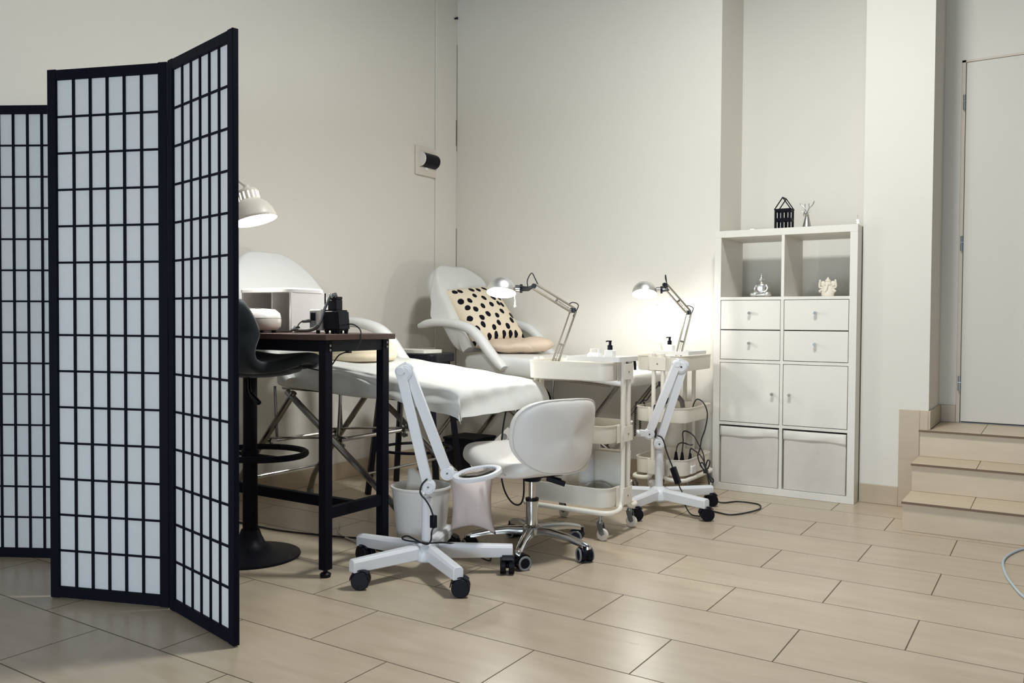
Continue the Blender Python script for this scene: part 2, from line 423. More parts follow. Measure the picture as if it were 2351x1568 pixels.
# ------------------------------------------------------------------ folding screen
scr = thing('folding_screen', 'black wooden folding screen with white paper panes', 'room divider', (-2.44, 1.72, 0))
HS = 1.785
def screen_panel(a, b, hinge_at=None):
    a, b = V((*a, 0)), V((*b, 0)); w = (b-a).length; d = (b-a)/w; n = V((d.y, -d.x, 0)); T = .019
    def P(u, k, z): return a+d*u+n*k+V((0, 0, z))
    def bar(bm, u0, u1, z0, z1, k0=-T/2, k1=T/2):
        q = [[P(u, k, z) for u, k in ((u0, k0), (u1, k0), (u1, k1), (u0, k1))] for z in (z0, z1)]
        loft(bm, q, True, True)
    s, rt, rb = .034, .036, .044
    bm = B()
    bar(bm, 0, s, .004, HS); bar(bm, w-s, w, .004, HS); bar(bm, s-.001, w-s+.001, HS-rt, HS-.002); bar(bm, s-.001, w-s+.001, .006, rb)
    f = link('panel_frame', bm, M['navy'], scr, bevel=.002)
    bm = B()
    iw = w-2*s; ih = HS-rt-rb
    for i in range(1, 6):
        u = s+iw*i/6; bar(bm, u-.0045, u+.0045, rb-.001, HS-rt+.001, -.0055, .0055)
    for j in range(1, 14):
        z = rb+ih*j/14; bar(bm, s-.001, w-s+.001, z-.0035, z+.0035, -.0048, .0048)
    link('lattice', bm, M['navy'], f)
    bm = B(); bar(bm, s-.003, w-s+.003, rb-.003, HS-rt+.003, -.0007, .0007)
    link('paper', bm, M['rice'], f)
pR0, pR1 = (-2.428, 1.716), (-1.993, 1.621)
pM0, pM1 = (-2.872, 1.566), (-2.445, 1.722)
screen_panel(pR0, pR1); screen_panel(pM0, pM1)
screen_panel((-2.888, 1.583), (-3.205, 1.878))
screen_panel((-3.588, 1.672), (-3.226, 1.876))
for (x, y), dx in (((-2.4365, 1.7275), 0), ((-2.8815, 1.572), 0), ((-3.215, 1.884), 0)):
    for z in (.22, .89, 1.58):
        bm = B(); cyl(bm, (x, y, z-.03), (x, y, z+.03), .0055, n=10); link('hinge', bm, M['blackmetal'], scr)

# ------------------------------------------------------------------ treatment beds
def lerp(a, b, t): return a+(b-a)*t
def pad(bm, outline, thick, nrm, dome=.02):
    """padded slab: closed outline of points, rounded edge, thickness along nrm"""
    c = sum(outline, V())/len(outline); nrm = V(nrm).normalized()
    rings = []
    for s, h in ((.965, 0), (1, .18), (1, .72), (.975, .93), (.92, 1.0), (.55, 1+dome/thick*.8), (.05, 1+dome/thick)):
        rings.append([c+(p-c)*s+nrm*(thick*h) for p in outline])
    loft(bm, rings, True, True)
def bed(label, xf, y0, W, back_h, near_shift, group, byo=0.0, bhw=1.0, steep=False):
    y1 = y0+W; yc = (y0+y1)/2
    t = thing('treatment_bed', label, 'treatment bed', (xf-.8, yc, 0), 0, group)
    # seat and leg pad: top profile along x
    prof = [(xf, .664), (xf-.03, .672), (xf-.30, .702), (xf-.55, .728), (xf-.78, .752), (xf-1.0, .757), (xf-1.12, .752)]
    rings = []
    for i, (x, zt) in enumerate(prof):
        th = .085 if x > xf-.5 else .132
        zb = zt-th; e = .018 if i in (0, len(prof)-1) else 0
        ring = []
        for yy, zz in ((y0+.02, zb), (y0, zb+.02), (y0, zt-.03), (y0+.012, zt-.008), (y0+.05, zt), (yc, zt+.004), (y1-.05, zt), (y1-.012, zt-.008), (y1, zt-.03), (y1, zb+.02), (y1-.02, zb)):
            ring.append(V((x, yy, lerp(zz, (zt+zb)/2, .25 if e else 0))))
        rings.append(ring)
    bm = B(); loft(bm, rings, True, True)
    link('mattress', bm, M['bedvinyl'], t, subs=2)
    # raised back pad with a narrowed rounded head
    b0, b1 = V((xf-1.08, 0, .775)), V((xf-1.42, 0, back_h))
    L_ = (b1-b0).length; d = (b1-b0)/L_; n = V((-d.z, 0, d.x)); n = -n if n.x < 0 else n
    out = []
    hw = W/2*bhw; yb = yc+byo
    pts = [(0, -hw), (.40, -hw), (.64, -hw*.97), (.84, -hw*.83), (.955, -hw*.62), (1, -hw*.36), (1, hw*.36), (.955, hw*.62), (.84, hw*.83), (.64, hw*.97), (.40, hw), (0, hw)]
    if steep: pts = [(0, -hw), (.40, -hw), (.62, -hw*.96), (.80, -hw*.82), (.93, -hw*.60), (1, -hw*.34), (1, hw*.34), (.93, hw*.60), (.80, hw*.82), (.62, hw*.96), (.40, hw), (0, hw)]
    for u, w in pts: out.append(b0+d*(u*L_)+V((0, yb+w, 0))-n*.05)
    P = fillet(out, .09, 4, closed=True)
    bm = B(); pad(bm, P, .085, n, .012); link('backrest', bm, M['bedvinyl'], t, angle=50)
    # armrests: horizontal pad sweeping down to the seat edge
    for yy, sh in ((y0-.042, near_shift), (y1+.004, 0.0)):
        path = smooth_path([V((xf-1.39+sh, 0, .915)), V((xf-1.27+sh, 0, .938)), V((xf-1.13+sh, 0, .934)), V((xf-1.01+sh, 0, .905)), V((xf-.93+sh, 0, .845)), V((xf-.85+sh, 0, .755)), V((xf-.76+sh, 0, .672))], 4)
        rings = []
        for i, p in enumerate(path):
            tg = (path[min(i+1, len(path)-1)]-path[max(i-1, 0)]).normalized(); nn = V((tg.z, 0, -tg.x)); nn = -nn if nn.z < 0 else nn
            k = .55 if i == 0 else (.8 if i in (1, len(path)-1) else 1)
            a, h = .036*k, .026*k
            rings.append([V((p.x, yy+.018, p.z))+V((0, cy_, 0))*a+nn*(cz*h) for cy_, cz in ((-1, -.5), (-1, .4), (-.75, .9), (0, 1.1), (.75, .9), (1, .4), (1, -.5), (.7, -.9), (-.7, -.9))])
        bm = B(); loft(bm, rings, True, True); link('armrest', bm, M['bedvinyl'], t, angle=50)
    # steel under-frame
    f = B()
    zf = .630
    for yy in (y0+.09, y1-.09):
        tube(f, [(xf-.12, yy, .598), (xf-.50, yy, .622), (xf-1.1, yy, zf)], .011, 8)
    for x, z_ in ((xf-.14, .598), (xf-.55, .626), (xf-1.08, zf)):
        tube(f, [(x, y0+.09, z_), (x, y1-.09, z_)], .011, 8)
    link('frame', f, M['steel'], t)
    def leg(yy, top, bot, foot):
        bm = B(); tube(bm, fillet([(top[0], yy, top[1]), (bot[0], yy, bot[1]), (foot, yy, .02)], .06, 5), .0155, 10)
        cyl(bm, (foot, yy, 0.0), (foot, yy, .025), .02, .018, 12); return bm
    LT, LB = (xf-.985, .612), (xf-1.41, .115)
    RT, RB = (xf-1.03, .615), (xf-.33, .13)
    for yy in (y0+.05, y1-.05):
        link('leg', leg(yy, LT, LB, xf-1.44), M['steel'], t)
        link('leg', leg(yy, RT, RB, xf-.28), M['steel'], t)
    for A, B_, k in ((LT, LB, .50), (RT, RB, .43), (LT, LB, .90), (RT, RB, .70)):
        x, z_ = lerp(A[0], B_[0], k), lerp(A[1], B_[1], k)
        bm = B(); tube(bm, [(x, y0+.05, z_), (x, y1-.05, z_)], .0095 if k < .6 else .006, 8)
        link('crossbar', bm, M['steel'], t)
    for yy in (y0+.10, y1-.10):
        bm = B()
        xa, za = lerp(LT[0], LB[0], .5), lerp(LT[1], LB[1], .5)+.012
        xb, zb = lerp(RT[0], RB[0], .43), lerp(RT[1], RB[1], .43)+.012
        tube(bm, [(xa-.03, yy, za), (xb+.03, yy, zb)], .0055, 8)
        for xx, zz, k in ((xa, za, 1), (xb, zb, -1)):
            tube(bm, [(xx+.03*k, yy+.01, zz), (xx+.015*k, yy+.01, zf)], .007, 8)
            box(bm, (xx-.022, yy-.02, zz-.018), (xx+.022, yy+.02, zz-.004))
            cyl(bm, (xx, yy, zz-.05), (xx, yy, zz-.018), .008, n=8); box(bm, (xx-.02, yy-.004, zz-.045), (xx+.02, yy+.004, zz-.03))
        link('brace', bm, M['steel'], t)
    if not steep:
        for yy in (y0+.05, y1-.05):
            bm = B(); tube(bm, [(xf-.06, yy, .60), (xf-.30, yy, .30), (xf-.50, yy, .05)], .0125, 10); cyl(bm, (xf-.50, yy, 0), (xf-.50, yy, .055), .017, n=12); link('foot_support', bm, M['steel'], t)
    return t
bedgroup = None
bed('white reclining treatment bed nearest the black table', -2.015, 2.72, .64, 1.285, -.17, bedgroup, -.085, .94, True)
bed('white reclining treatment bed in the far corner holding the dotted pillow', -1.965, 4.155, .625, 1.29, 0.0, bedgroup)

def headsheet():
    xf, yc, W, bh = -1.965, 4.4675, .625, 1.29
    b0, b1 = V((xf-1.08, 0, .775)), V((xf-1.42, 0, bh)); L_ = (b1-b0).length; d = (b1-b0)/L_; n = V((-d.z, 0, d.x)); n = -n if n.x < 0 else n
    prof = [(-.1, 1), (.40, 1), (.64, .97), (.84, .83), (.955, .62), (1, .36), (1.2, .36)]
    def wid(k):
        for (a, wa), (b_, wb) in zip(prof[:-1], prof[1:]):
            if k <= b_: return lerp(wa, wb, max(0, (k-a)/(b_-a)))
        return .36
    def fn(u, v):
        k = u*1.10-.02; w = (v*2-1)
        hw = W/2*wid(min(k, 1.0))*.985
        extra = .030+.075*math.exp(-((k-.52)/.16)**2)*(1 if w < 0 else .3)
        y = w*(hw+extra); over = max(0, abs(y)-hw)
        yy = math.copysign(min(abs(y), hw)+over*.30, y)
        kk = min(k, 1.0); ov2 = max(0, k-1.0)
        wr = .006*math.sin(k*17+y*23)+.005*math.sin(y*41-k*9)
        edge = max(0, min(1, (kk-.86)/.14))
        return b0+d*(kk*L_+ov2*.03)+n*(.047-.012*edge-over*.9-ov2*.5+wr*(.2+min(1, over/.04)))+V((0, yc+yy+.5*wr*(over > 0), -over*.3))
    bm = B(); grid(bm, fn, 40, 40)
    solo('head_sheet', bm, M['sheet'], 'wrinkled white disposable cover over the backrest of the far bed', 'sheet', (-3.2, 4.47, 1.0), angle=180)
headsheet()

# fleece sheet over the foot of the near bed
def zbed(x, xf=-2.015):
    pr = [(-3.2, .752), (-3.015, .757), (-2.795, .752), (-2.565, .728), (-2.315, .702), (-2.045, .672), (-2.015, .664)]
    for (a, za), (b, zb) in zip(pr[:-1], pr[1:]):
        if x <= b: return lerp(za, zb, max(0, (x-a)/(b-a)))
    return .664
def sheet(u, v):
    # u along the bed (0 head side, 1 beyond the foot), v from near drop to far drop
    x = lerp(-2.88, -1.84, u); y = lerp(2.48, 3.52, v)
    near, far, foot = 2.715, 3.365, -2.008
    dn, df, dx = max(0, near-y), max(0, y-far), max(0, x-foot)
    xx, yy = min(x, foot), min(max(y, near), far)
    taper = max(0, min(1, (x+2.62)/.42)); taper = taper*taper*(3-2*taper)
    drop_n = dn*(.10+.34*taper); drop_x = dx*.62*(1+.5*max(0, (y-3.2)/.3)); drop_f = df*.5
    drop = max(drop_n, drop_x, drop_f)+.25*min(drop_n, drop_x)
    z = zbed(xx)+.0085-drop
    wv = .006*math.sin(x*31+y*7)+.004*math.sin(y*43-x*11)
    hang = min(1, drop/.05)
    yy -= (.010+wv*1.2)*min(1, dn/.03)*(1 if drop_n > 0 else 0)+.05*dn*taper
    yy += .008*min(1, df/.03)
    xx += (.010+wv*1.4)*min(1, dx/.03)+.12*dx
    if dx > 0 and y > 3.2: xx += .10*dx*(y-3.2)/.2
    z += wv*.25*(1-hang)+ .0006
    return V((xx, yy, z))
bm = B(); grid(bm, sheet, 64, 64)
solo('fleece_sheet', bm, M['sheet'], 'thin white disposable sheet draped over the foot of the near bed', 'sheet', (-2.1, 3.0, .68), angle=180)

# cushions and blankets on the beds
def cushion(bm, w, h, t, pinch=.06, n=18, seam=.0):
    def top(sgn):
        def fn(u, v):
            a, b = u*2-1, v*2-1
            e = (1-abs(a)**2.6)*(1-abs(b)**2.6)
            x = a*w/2*(1-pinch*(1-b*b)*1.0*(abs(a)**2)); y = b*h/2*(1-pinch*(1-a*a)*(abs(b)**2))
            return V((x, y, sgn*t/2*max(e, 0)**.55))
        return fn
    grid(bm, top(1), n, n); grid(bm, top(-1), n, n)
    bmesh.ops.remove_doubles(bm, verts=bm.verts, dist=1e-5)
def place(bm, mtx):
    for v in bm.verts: v.co = mtx @ v.co
def solo_m(name, bm, m, label, cat, mtx, **k):
    o = link(name, bm, m, None, world=False, **k); o.matrix_world = mtx
    return tag(o, label, cat)
# dotted pillow leaning on the far bed's backrest (local x across, local y up)
ny = V((-.66, -.10, .75)).normalized(); nz_ = V((.72, -.20, .62)); nz_ = (nz_-ny*nz_.dot(ny)).normalized(); nx = ny.cross(nz_)
mtx = Matrix.Translation((-3.075, 4.43, .990)) @ Matrix((nx, ny, nz_)).transposed().to_4x4() @ Matrix.Rotation(math.radians(-9), 4, 'Z')
bm = B(); cushion(bm, .46, .46, .15)
solo_m('pillow', bm, M['dots'], 'cream pillow with black spots leaning on the far bed', 'pillow', mtx, angle=180)
bm = B(); ball(bm, (0, 0, 0), (.19, .24, .048), 24, 12)
for v in bm.verts:
    v.co.z += .010*math.sin(v.co.x*30)*math.cos(v.co.y*21); v.co.z = max(v.co.z, -.038)
ball(bm, (.13, .05, .012), (.10, .15, .05), 18, 10); ball(bm, (-.12, -.17, .015), (.07, .06, .03), 14, 8)
place(bm, Matrix.Translation((-2.865, 4.45, .795)))
solo('plush_blanket', bm, M['beige'], 'bunched pinkish beige plush blanket under the spotted pillow', 'blanket', (-2.865, 4.45, .757), angle=180)
bm = B()
rings = []
for s, z in ((.94, 0.0), (1, .016), (1.0, .030), (.985, .037), (1.0, .044), (.99, .062), (.90, .078), (.6, .088), (.05, .09)):
    rings.append([V((-2.87+.20*s*math.cos(a), 3.04+.205*s*math.sin(a), .7595+z+.004*math.sin(a*3)*(z > .05))) for a in [2*PI*i/40 for i in range(40)]])
loft(bm, rings, True, True)
solo('folded_towel', bm, M['cream'], 'folded cream plush towel on the near bed behind the table leg', 'towel', (-2.87, 3.04, .759), angle=60)

# ------------------------------------------------------------------ black bar table
tb = thing('bar_table', 'tall narrow black metal table with dark brown wooden top', 'table', (-2.75, 2.42, 0))
TX0, TX1, TY0, TY1 = -3.30, -2.235, 2.216, 2.60
bm = B(); box(bm, (TX0, TY0, .878), (TX1, TY1, .900)); link('tabletop', bm, M['wood'], tb, bevel=.002)
lw = .018
LXR, LXL, LYF, LYB = -2.272, -3.26, 2.252, 2.566
for x in (LXL, LXR):
    for y in (LYF, LYB):
        bm = B(); box(bm, (x-lw, y-lw, .028), (x+lw, y+lw, .8775)); l = link('leg', bm, M['blackmetal'], tb, bevel=.002)
        bm = B(); cyl(bm, (x, y, .0), (x, y, .012), .019, .021, 16); cyl(bm, (x, y, .012), (x, y, .030), .008, n=10); cyl(bm, (x, y, .012), (x, y, .018), .021, .014, 16)
        link('foot_pad', bm, M['blackplastic'], l)
for y in (LYF, LYB):
    bm = B(); box(bm, (LXL+lw, y-.012, .835), (LXR-lw, y+.012, .8775)); link('apron', bm, M['blackmetal'], tb, bevel=.0015)
for x in (LXL, LXR):
    bm = B(); box(bm, (x-.012, LYF+lw, .835), (x+.012, LYB-lw, .8775)); link('side_apron', bm, M['greymetal'], tb, bevel=.0015)
for x in (LXL, LXR):
    bm = B(); box(bm, (x-.013, LYF+lw, .215), (x+.013, LYB-lw, .257)); link('side_stretcher', bm, M['blackmetal'], tb, bevel=.0015)
bm = B(); ym = (LYF+LYB)/2; box(bm, (LXL+.013, ym-.013, .215), (LXR-.013, ym+.013, .257)); link('long_stretcher', bm, M['blackmetal'], tb, bevel=.0015)
for y, zz in ((LYF, .858), (LYF, .842), (LYB, .865), (LYB, .848)):
    bm = B(); cyl(bm, (LXR+lw-.001, y+.004, zz), (LXR+lw+.003, y+.004, zz), .005, n=10); link('bolt', bm, M['steel'], tb)

# ------------------------------------------------------------------ bar stool with velvet shell
sx, sy = -2.722, 2.282
so = thing('bar_stool', 'dark grey velvet bar stool on a round black foot', 'stool', (sx, sy, 0))
bm = B()
lathe(bm, [(.0, 0), (.192, 0), (.198, .004), (.196, .010), (.15, .020), (.095, .032), (.058, .055), (.044, .085), (.036, .11), (.0, .112)], (sx, sy, 0), n=56)
link('base', bm, M['blackplastic'], so, angle=50)
bm = B(); cyl(bm, (sx, sy, .10), (sx, sy, .42), .030, .0285, 24); cyl(bm, (sx, sy, .42), (sx, sy, .735), .0275, n=24); cyl(bm, (sx, sy, .40), (sx, sy, .43), .034, n=24); link('pole', bm, M['blackmetal'], so)
bm = B()
pts = [V((sx-.02, sy, .415))]
ring = [V((sx+.195*math.cos(a), sy+.05+.17*math.sin(a), .41)) for a in [2*PI*i/36 for i in range(36)]]
tube(bm, ring, .0125, 10, closed=True)
beam(bm, (sx-.19, sy+.0, .41), (sx+.19, sy, .41), .014, .014)
link('footrest', bm, M['blackmetal'], so)
bm = B(); tube(bm, smooth_path([(sx+.02, sy-.02, .735), (sx+.055, sy-.05, .71), (sx+.085, sy-.07, .668), (sx+.14, sy-.08, .64)], 4), .006, 8)
tube(bm, [(sx+.095, sy-.073, .662), (sx+.15, sy-.083, .633)], .010, 8); box(bm, (sx-.08, sy-.08, .727), (sx+.08, sy+.08, .742))
link('lever', bm, M['blackplastic'], so)
# shell: profile (forward offset along +y, height) with half width, lip and wrap
prof = [(.228, .778, .155), (.224, .810, .185), (.195, .838, .200), (.13, .848, .206), (.05, .832, .208), (-.03, .817, .208), (-.10, .814, .206), (-.145, .828, .202), (-.168, .855, .198), (-.176, .905, .190), (-.184, .945, .176), (-.192, .980, .150), (-.198, 1.004, .105)]
def shell(u, v):
    f = u*(len(prof)-1); i = min(int(f), len(prof)-2); t = f-i
    yo, z, w = (lerp(prof[i][k], prof[i+1][k], t) for k in range(3))
    a = v*2-1
    back = max(0, min(1, (z-.815)/.08)) if yo < -.1 else 0
    ed = abs(a)**3
    zz = z-(.034*(1-a*a))*(1-back)-.022*ed*(1-back)
    yy = yo+.075*back*a*a
    return V((sx+a*w, sy+yy, zz))
bm = B(); grid(bm, shell, 26, 14)
link('seat_shell', bm, M['velvet'], so, solid=.046, subs=1, offset=-1)
bm = B(); ball(bm, (sx, sy+.03, .755), (.175, .20, .036), 20, 8); link('seat_base', bm, M['velvet'], so)

# ------------------------------------------------------------------ things on the table
# nail drill control: cream case with grey switch panel, black case with a cradle, handpiece, hose
nd = thing('nail_drill', 'black nail drill unit with cream control box on the table', 'nail drill', (-2.36, 2.40, .90))
yd0, yd1 = 2.335, 2.405
bm = B(); box(bm, (-2.374, yd0, .912), (-2.290, yd1, .991))
for v in bm.verts:
    if v.co.z > .95 and v.co.x > -2.33: v.co.x -= .008
bmesh.ops.bevel(bm, geom=[e for e in bm.edges], offset=.007, segments=3, affect='EDGES')
link('housing', bm, M['blackplastic'], nd)
for x in (-2.362, -2.332, -2.303):
    for y in (yd0+.014, yd1-.014):
        bm = B(); cyl(bm, (x, y, .9005), (x, y, .915), .007, .009, 12); link('foot', bm, M['blackplastic'], nd)
bm = B(); box(bm, (-2.440, yd0-.004, .912), (-2.3745, yd1-.01, .993)); link('control_box', bm, M['creamplastic'], nd, bevel=.005)
bm = B(); box(bm, (-2.435, yd0-.0060, .922), (-2.402, yd0-.0035, .985)); p_ = link('switch_panel', bm, M['panelgrey'], nd)
for x in (-2.419, -2.408):
    bm = B(); box(bm, (x-.0035, yd0-.014, .950), (x+.0035, yd0-.006, .980)); link('switch', bm, M['blackplastic'], p_, bevel=.001)
bm = B(); cyl(bm, (-2.408, yd0+.012, .9005), (-2.408, yd0+.012, .914), .008, n=12); link('foot', bm, M['blackplastic'], nd)
bm = B()
box(bm, (-2.362, 2.352, .990), (-2.318, 2.388, 1.030)); box(bm, (-2.362, 2.352, 1.030), (-2.353, 2.388, 1.042)); box(bm, (-2.327, 2.352, 1.030), (-2.318, 2.388, 1.042))
link('cradle', bm, M['blackplastic'], nd, bevel=.003)
bm = B(); cyl(bm, (-2.338, 2.372, 1.046), (-2.344, 2.356, 1.043), .013, .011, 14); cyl(bm, (-2.344, 2.356, 1.043), (-2.346, 2.350, 1.036), .011, .008, 14); ball(bm, (-2.346, 2.352, 1.048), .007); link('collar', bm, M['chrome'], nd)
bm = B(); tube(bm, [(-2.345, 2.348, 1.043), (-2.352, 2.326, .995), (-2.358, 2.314, .950), (-2.366, 2.309, .933)], .0055, 10); link('handpiece', bm, M['zinc'], nd)
bm = B(); tube(bm, smooth_path([(-2.366, 2.309, .933), (-2.382, 2.304, .920), (-2.41, 2.300, .913), (-2.445, 2.298, .912), (-2.468, 2.300, .912)], 5), .0075, 10); link('hose', bm, M['hose'], nd)
bm = B()
for k in range(5):
    a = k*1.3; c = V((-2.474-.005*k, 2.300+.004*k, .915))
    tube(bm, [c+V((.014*math.cos(t)*math.cos(a), .011*math.sin(t), .011*math.cos(t)*math.sin(a)+.002)) for t in [2*PI*i/14 for i in range(14)]], .0032, 6, closed=True)
tube(bm, [(-2.488, 2.300, .916), (-2.508, 2.296, .9075)], .0055, 8)
link('cord_bundle', bm, M['hose'], nd)
bm = B(); tube(bm, [(-2.428, 2.329, .948), (-2.436, 2.324, .949), (-2.456, 2.314, .947), (-2.461, 2.312, .946)], .007, 10, rs=[.006, .0075, .0065, .0035])
tube(bm, smooth_path([(-2.461, 2.312, .946), (-2.472, 2.308, .936), (-2.480, 2.304, .92)], 4), .0025, 6); link('plug_cable', bm, M['hose'], nd)
bm = B(); tube(bm, smooth_path([(-2.291, 2.385, .936), (-2.268, 2.388, .937), (-2.247, 2.392, .928), (-2.2325, 2.396, .912), (-2.2315, 2.398, .89)], 4), .0024, 6)
tube(bm, smooth_path([(-2.2315, 2.398, .89), (-2.234, 2.395, .868), (-2.245, 2.385, .84)], 4), .0024, 6)
link('mains_cable', bm, M['cablek'], nd)
bm = B(); tube(bm, smooth_path([(-2.262, 2.36, .834), (-2.29, 2.34, .82), (-2.31, 2.33, .79), (-2.33, 2.325, .765), (-2.345, 2.32, .758), (-2.40, 2.31, .765), (-2.47, 2.31, .775)], 4), .0028, 6)
box(bm, (-2.270, 2.352, .828), (-2.252, 2.368, .836))
solo('dangling_cable', bm, M['cablek'], 'thin black cable hanging in a loop under the tabletop', 'cable', (-2.262, 2.36, .834))
# open-fronted white box
ob = thing('open_box', 'white plastic open-fronted box on the table beside the screen', 'box', (-2.74, 2.49, .90))
bx0, bx1, by0, by1, bz1 = -2.905, -2.605, 2.385, 2.585, 1.078
bm = B(); box(bm, (bx0, by0+.006, .901), (bx0+.012, by1, bz1-.012)); box(bm, (bx1-.012, by0+.006, .901), (bx1, by1, bz1-.012)); box(bm, (bx0, by1-.012, .901), (bx1, by1, bz1-.012)); box(bm, (-2.75, by0+.03, .901), (-2.742, by1, bz1-.012))
link('case', bm, M['whiteplastic'], ob, bevel=.002)
bm = B(); loft(bm, [rrect(bx1-bx0+.006, by1-by0+.02, .04, z, 6, ((bx0+bx1)/2, (by0+by1)/2-.006)) for z in (bz1-.014, bz1-.002)]+[rrect(bx1-bx0-.01, by1-by0, .034, bz1+.004, 6, ((bx0+bx1)/2, (by0+by1)/2-.006)), rrect(bx1-bx0-.03, by1-by0-.02, .03, bz1-.002, 6, ((bx0+bx1)/2, (by0+by1)/2-.006))], True, True)
link('lid', bm, M['whiteplastic'], ob)
# rounded cleaner with buttons on top
uc = thing('ultrasonic_cleaner', 'white rounded cleaner with buttons on top beside the stool', 'cleaner', (-2.70, 2.30, .90))
bm = B()
loft(bm, [rrect(.14, .10, .035, .910, 6, (-2.70, 2.31)), rrect(.175, .12, .045, .925, 6, (-2.70, 2.31)), rrect(.18, .125, .048, .952, 6, (-2.70, 2.31)), rrect(.176, .122, .048, .958, 6, (-2.70, 2.31))], True, True)
link('tank', bm, M['creamplastic'], uc, angle=60)
bm = B()
loft(bm, [rrect(.178, .124, .048, .959, 6, (-2.70, 2.31)), rrect(.168, .116, .046, .978, 6, (-2.70, 2.31)), rrect(.135, .09, .04, .993, 6, (-2.70, 2.31)), rrect(.06, .04, .018, .996, 6, (-2.70, 2.31))], True, True)
link('lid', bm, M['whiteplastic'], uc, angle=60)
for x in (-2.735, -2.68):
    bm = B(); loft(bm, [circ((x, 2.285, .990), V((1, 0, 0)), V((0, 1, 0)), .018, 16, .010), circ((x, 2.287, .998), V((1, 0, 0)), V((0, 1, 0)), .016, 16, .008)], True, True); link('button', bm, M['dusty'], uc)
for x, y in ((-2.65, 2.28), (-2.75, 2.28), (-2.65, 2.34), (-2.75, 2.34)):
    bm = B(); cyl(bm, (x, y, .9005), (x, y, .912), .009, n=10); link('foot', bm, M['blackplastic'], uc)

# white shaded work lamp clamped to the table behind the screen
wl = thing('work_lamp', 'white metal shade work lamp shining behind the screen edge', 'lamp', (-3.18, 2.30, .90))
c0, ax = V((-2.70, 2.29, 1.345)), V((-.25, -.10, .95)).normalized()
prof_o = [(.087, 0), (.086, .012), (.078, .040), (.062, .066), (.045, .080), (.040, .085), (.040, .118), (.033, .128), (.012, .136), (.008, .150)]
bm = B(); lathe(bm, prof_o, c0, ax, 40); l_ = link('shade', bm, M['whitemetal'], wl, solid=.0018, angle=30)
bm = B()
u_, w_, d_ = frame(ax)
for i in range(14):
    a = 2*PI*i/14; p = c0+d_*.101+(u_*math.cos(a)+w_*math.sin(a))*.0408
    s_ = (u_*-math.sin(a)+w_*math.cos(a)); r_ = (u_*math.cos(a)+w_*math.sin(a))
    q = [[p+s_*x+d_*z+r_*k for x, z in ((-.0028, -.014), (.0028, -.014), (.0028, .014), (-.0028, .014))] for k in (-.0006, .0006)]
    loft(bm, q, True, True)
link('vent_slot', bm, emis('lit_slot', (1, .93, .82, 1), 2.5), l_)
bm = B(); lathe(bm, [(.0, .0), (.022, .004), (.033, .020), (.033, .034), (.022, .055), (.014, .07), (.014, .09)], c0+ax*.014, ax, 24, True, True); link('bulb', bm, M['bulb'], wl)
bm = B()
tube(bm, [c0+ax*.14, c0+ax*.155+V((-.05, 0, .02))], .006, 8)
for k in (-.012, .012):
    tube(bm, [c0+ax*.15+V((-.04, k, .015)), (-3.20, 2.30+k, 1.55)], .005, 8); tube(bm, [(-3.20, 2.30+k, 1.55), (-3.19, 2.30+k, .98)], .005, 8)
cyl(bm, (-3.18, 2.30, .9005), (-3.18, 2.30, .985), .014, n=12); box(bm, (-3.21, 2.275, .9003), (-3.15, 2.325, .915))
link('arm', bm, M['whitemetal'], wl)

# ------------------------------------------------------------------ castors
def castor(parent, p, ang, kind, r=.030):
    """twin-wheel castor under p (top of stem); rolls in direction ang"""
    d = V((math.cos(ang), math.sin(ang), 0)); s = V((-d.y, d.x, 0)); x, y = p[0], p[1]
    c = V((x, y, 0))-d*.016
    c.z = r
    bm = B()
    cyl(bm, c-s*.027, c-s*.005, r, n=24); cyl(bm, c+s*.005, c+s*.027, r, n=24); cyl(bm, c-s*.006, c+s*.006, .012, n=12)
    w = link('castor', bm, M['blackplastic'], parent, bevel=.003)
    bm = B()
    rings = []
    for k in (-.020, .020):
        rings.append([c+s*k+d*(math.cos(a)*(r+.006))+V((0, 0, math.sin(a)*(r+.006))) for a in [PI*.02+PI*.75*i/10 for i in range(11)]]+[c+s*k+d*(math.cos(a)*(r+.002))+V((0, 0, math.sin(a)*(r+.002))) for a in [PI*.77-PI*.75*i/10 for i in range(11)]])
    loft(bm, rings, True, True)
    cyl(bm, (x, y, 2*r-.004), (x, y, p[2]), .009, n=12); cyl(bm, (x, y, r+.01), (x, y, 2*r+.012), .016, n=14)
    link('fork', bm, M['blackplastic'], w)
    if kind == 'ring':
        for k in (-1, 1):
            bm = B(); tube(bm, [c+s*(.0265*k)+d*(math.cos(a)*.024)+V((0, 0, math.sin(a)*.024)) for a in [2*PI*i/24 for i in range(24)]], .0045, 8, closed=True); link('tread_ring', bm, M['greywheel'], w)
    return w

# ------------------------------------------------------------------ magnifier lamps on five-legged bases
def star_base(t, hub, angs, R, swivel, zt=.102):
    hx, hy = hub
    bm = B()
    lathe(bm, [(.0, .050), (.052, .050), (.060, .056), (.060, .085), (.050, .104), (.030, .116), (.024, .120), (.0, .120)], (hx, hy, 0), n=10)
    h = link('hub', bm, M['lampwhite'], t, bevel=.003)
    for a, sw in zip(angs, swivel):
        d = V((math.cos(a), math.sin(a), 0)); bm = B()
        p0, p1 = V((hx, hy, .086))+d*.045, V((hx, hy, .084))+d*R
        s = V((-d.y, d.x, 0)); rings = []
        for p, w, h_ in ((p0, .046, .054), (p1, .038, .046)):
            rings.append([p+s*(x*w/2)+V((0, 0, z*h_/2)) for x, z in ((-1, -1), (1, -1), (1, .55), (.6, 1), (-.6, 1), (-1, .55))])
        loft(bm, rings, True, True)
        l = link('leg', bm, M['lampwhite'], t, bevel=.003)
        castor(l, (p1-d*.020).xy[:]+(.064,), sw, '', .0325)
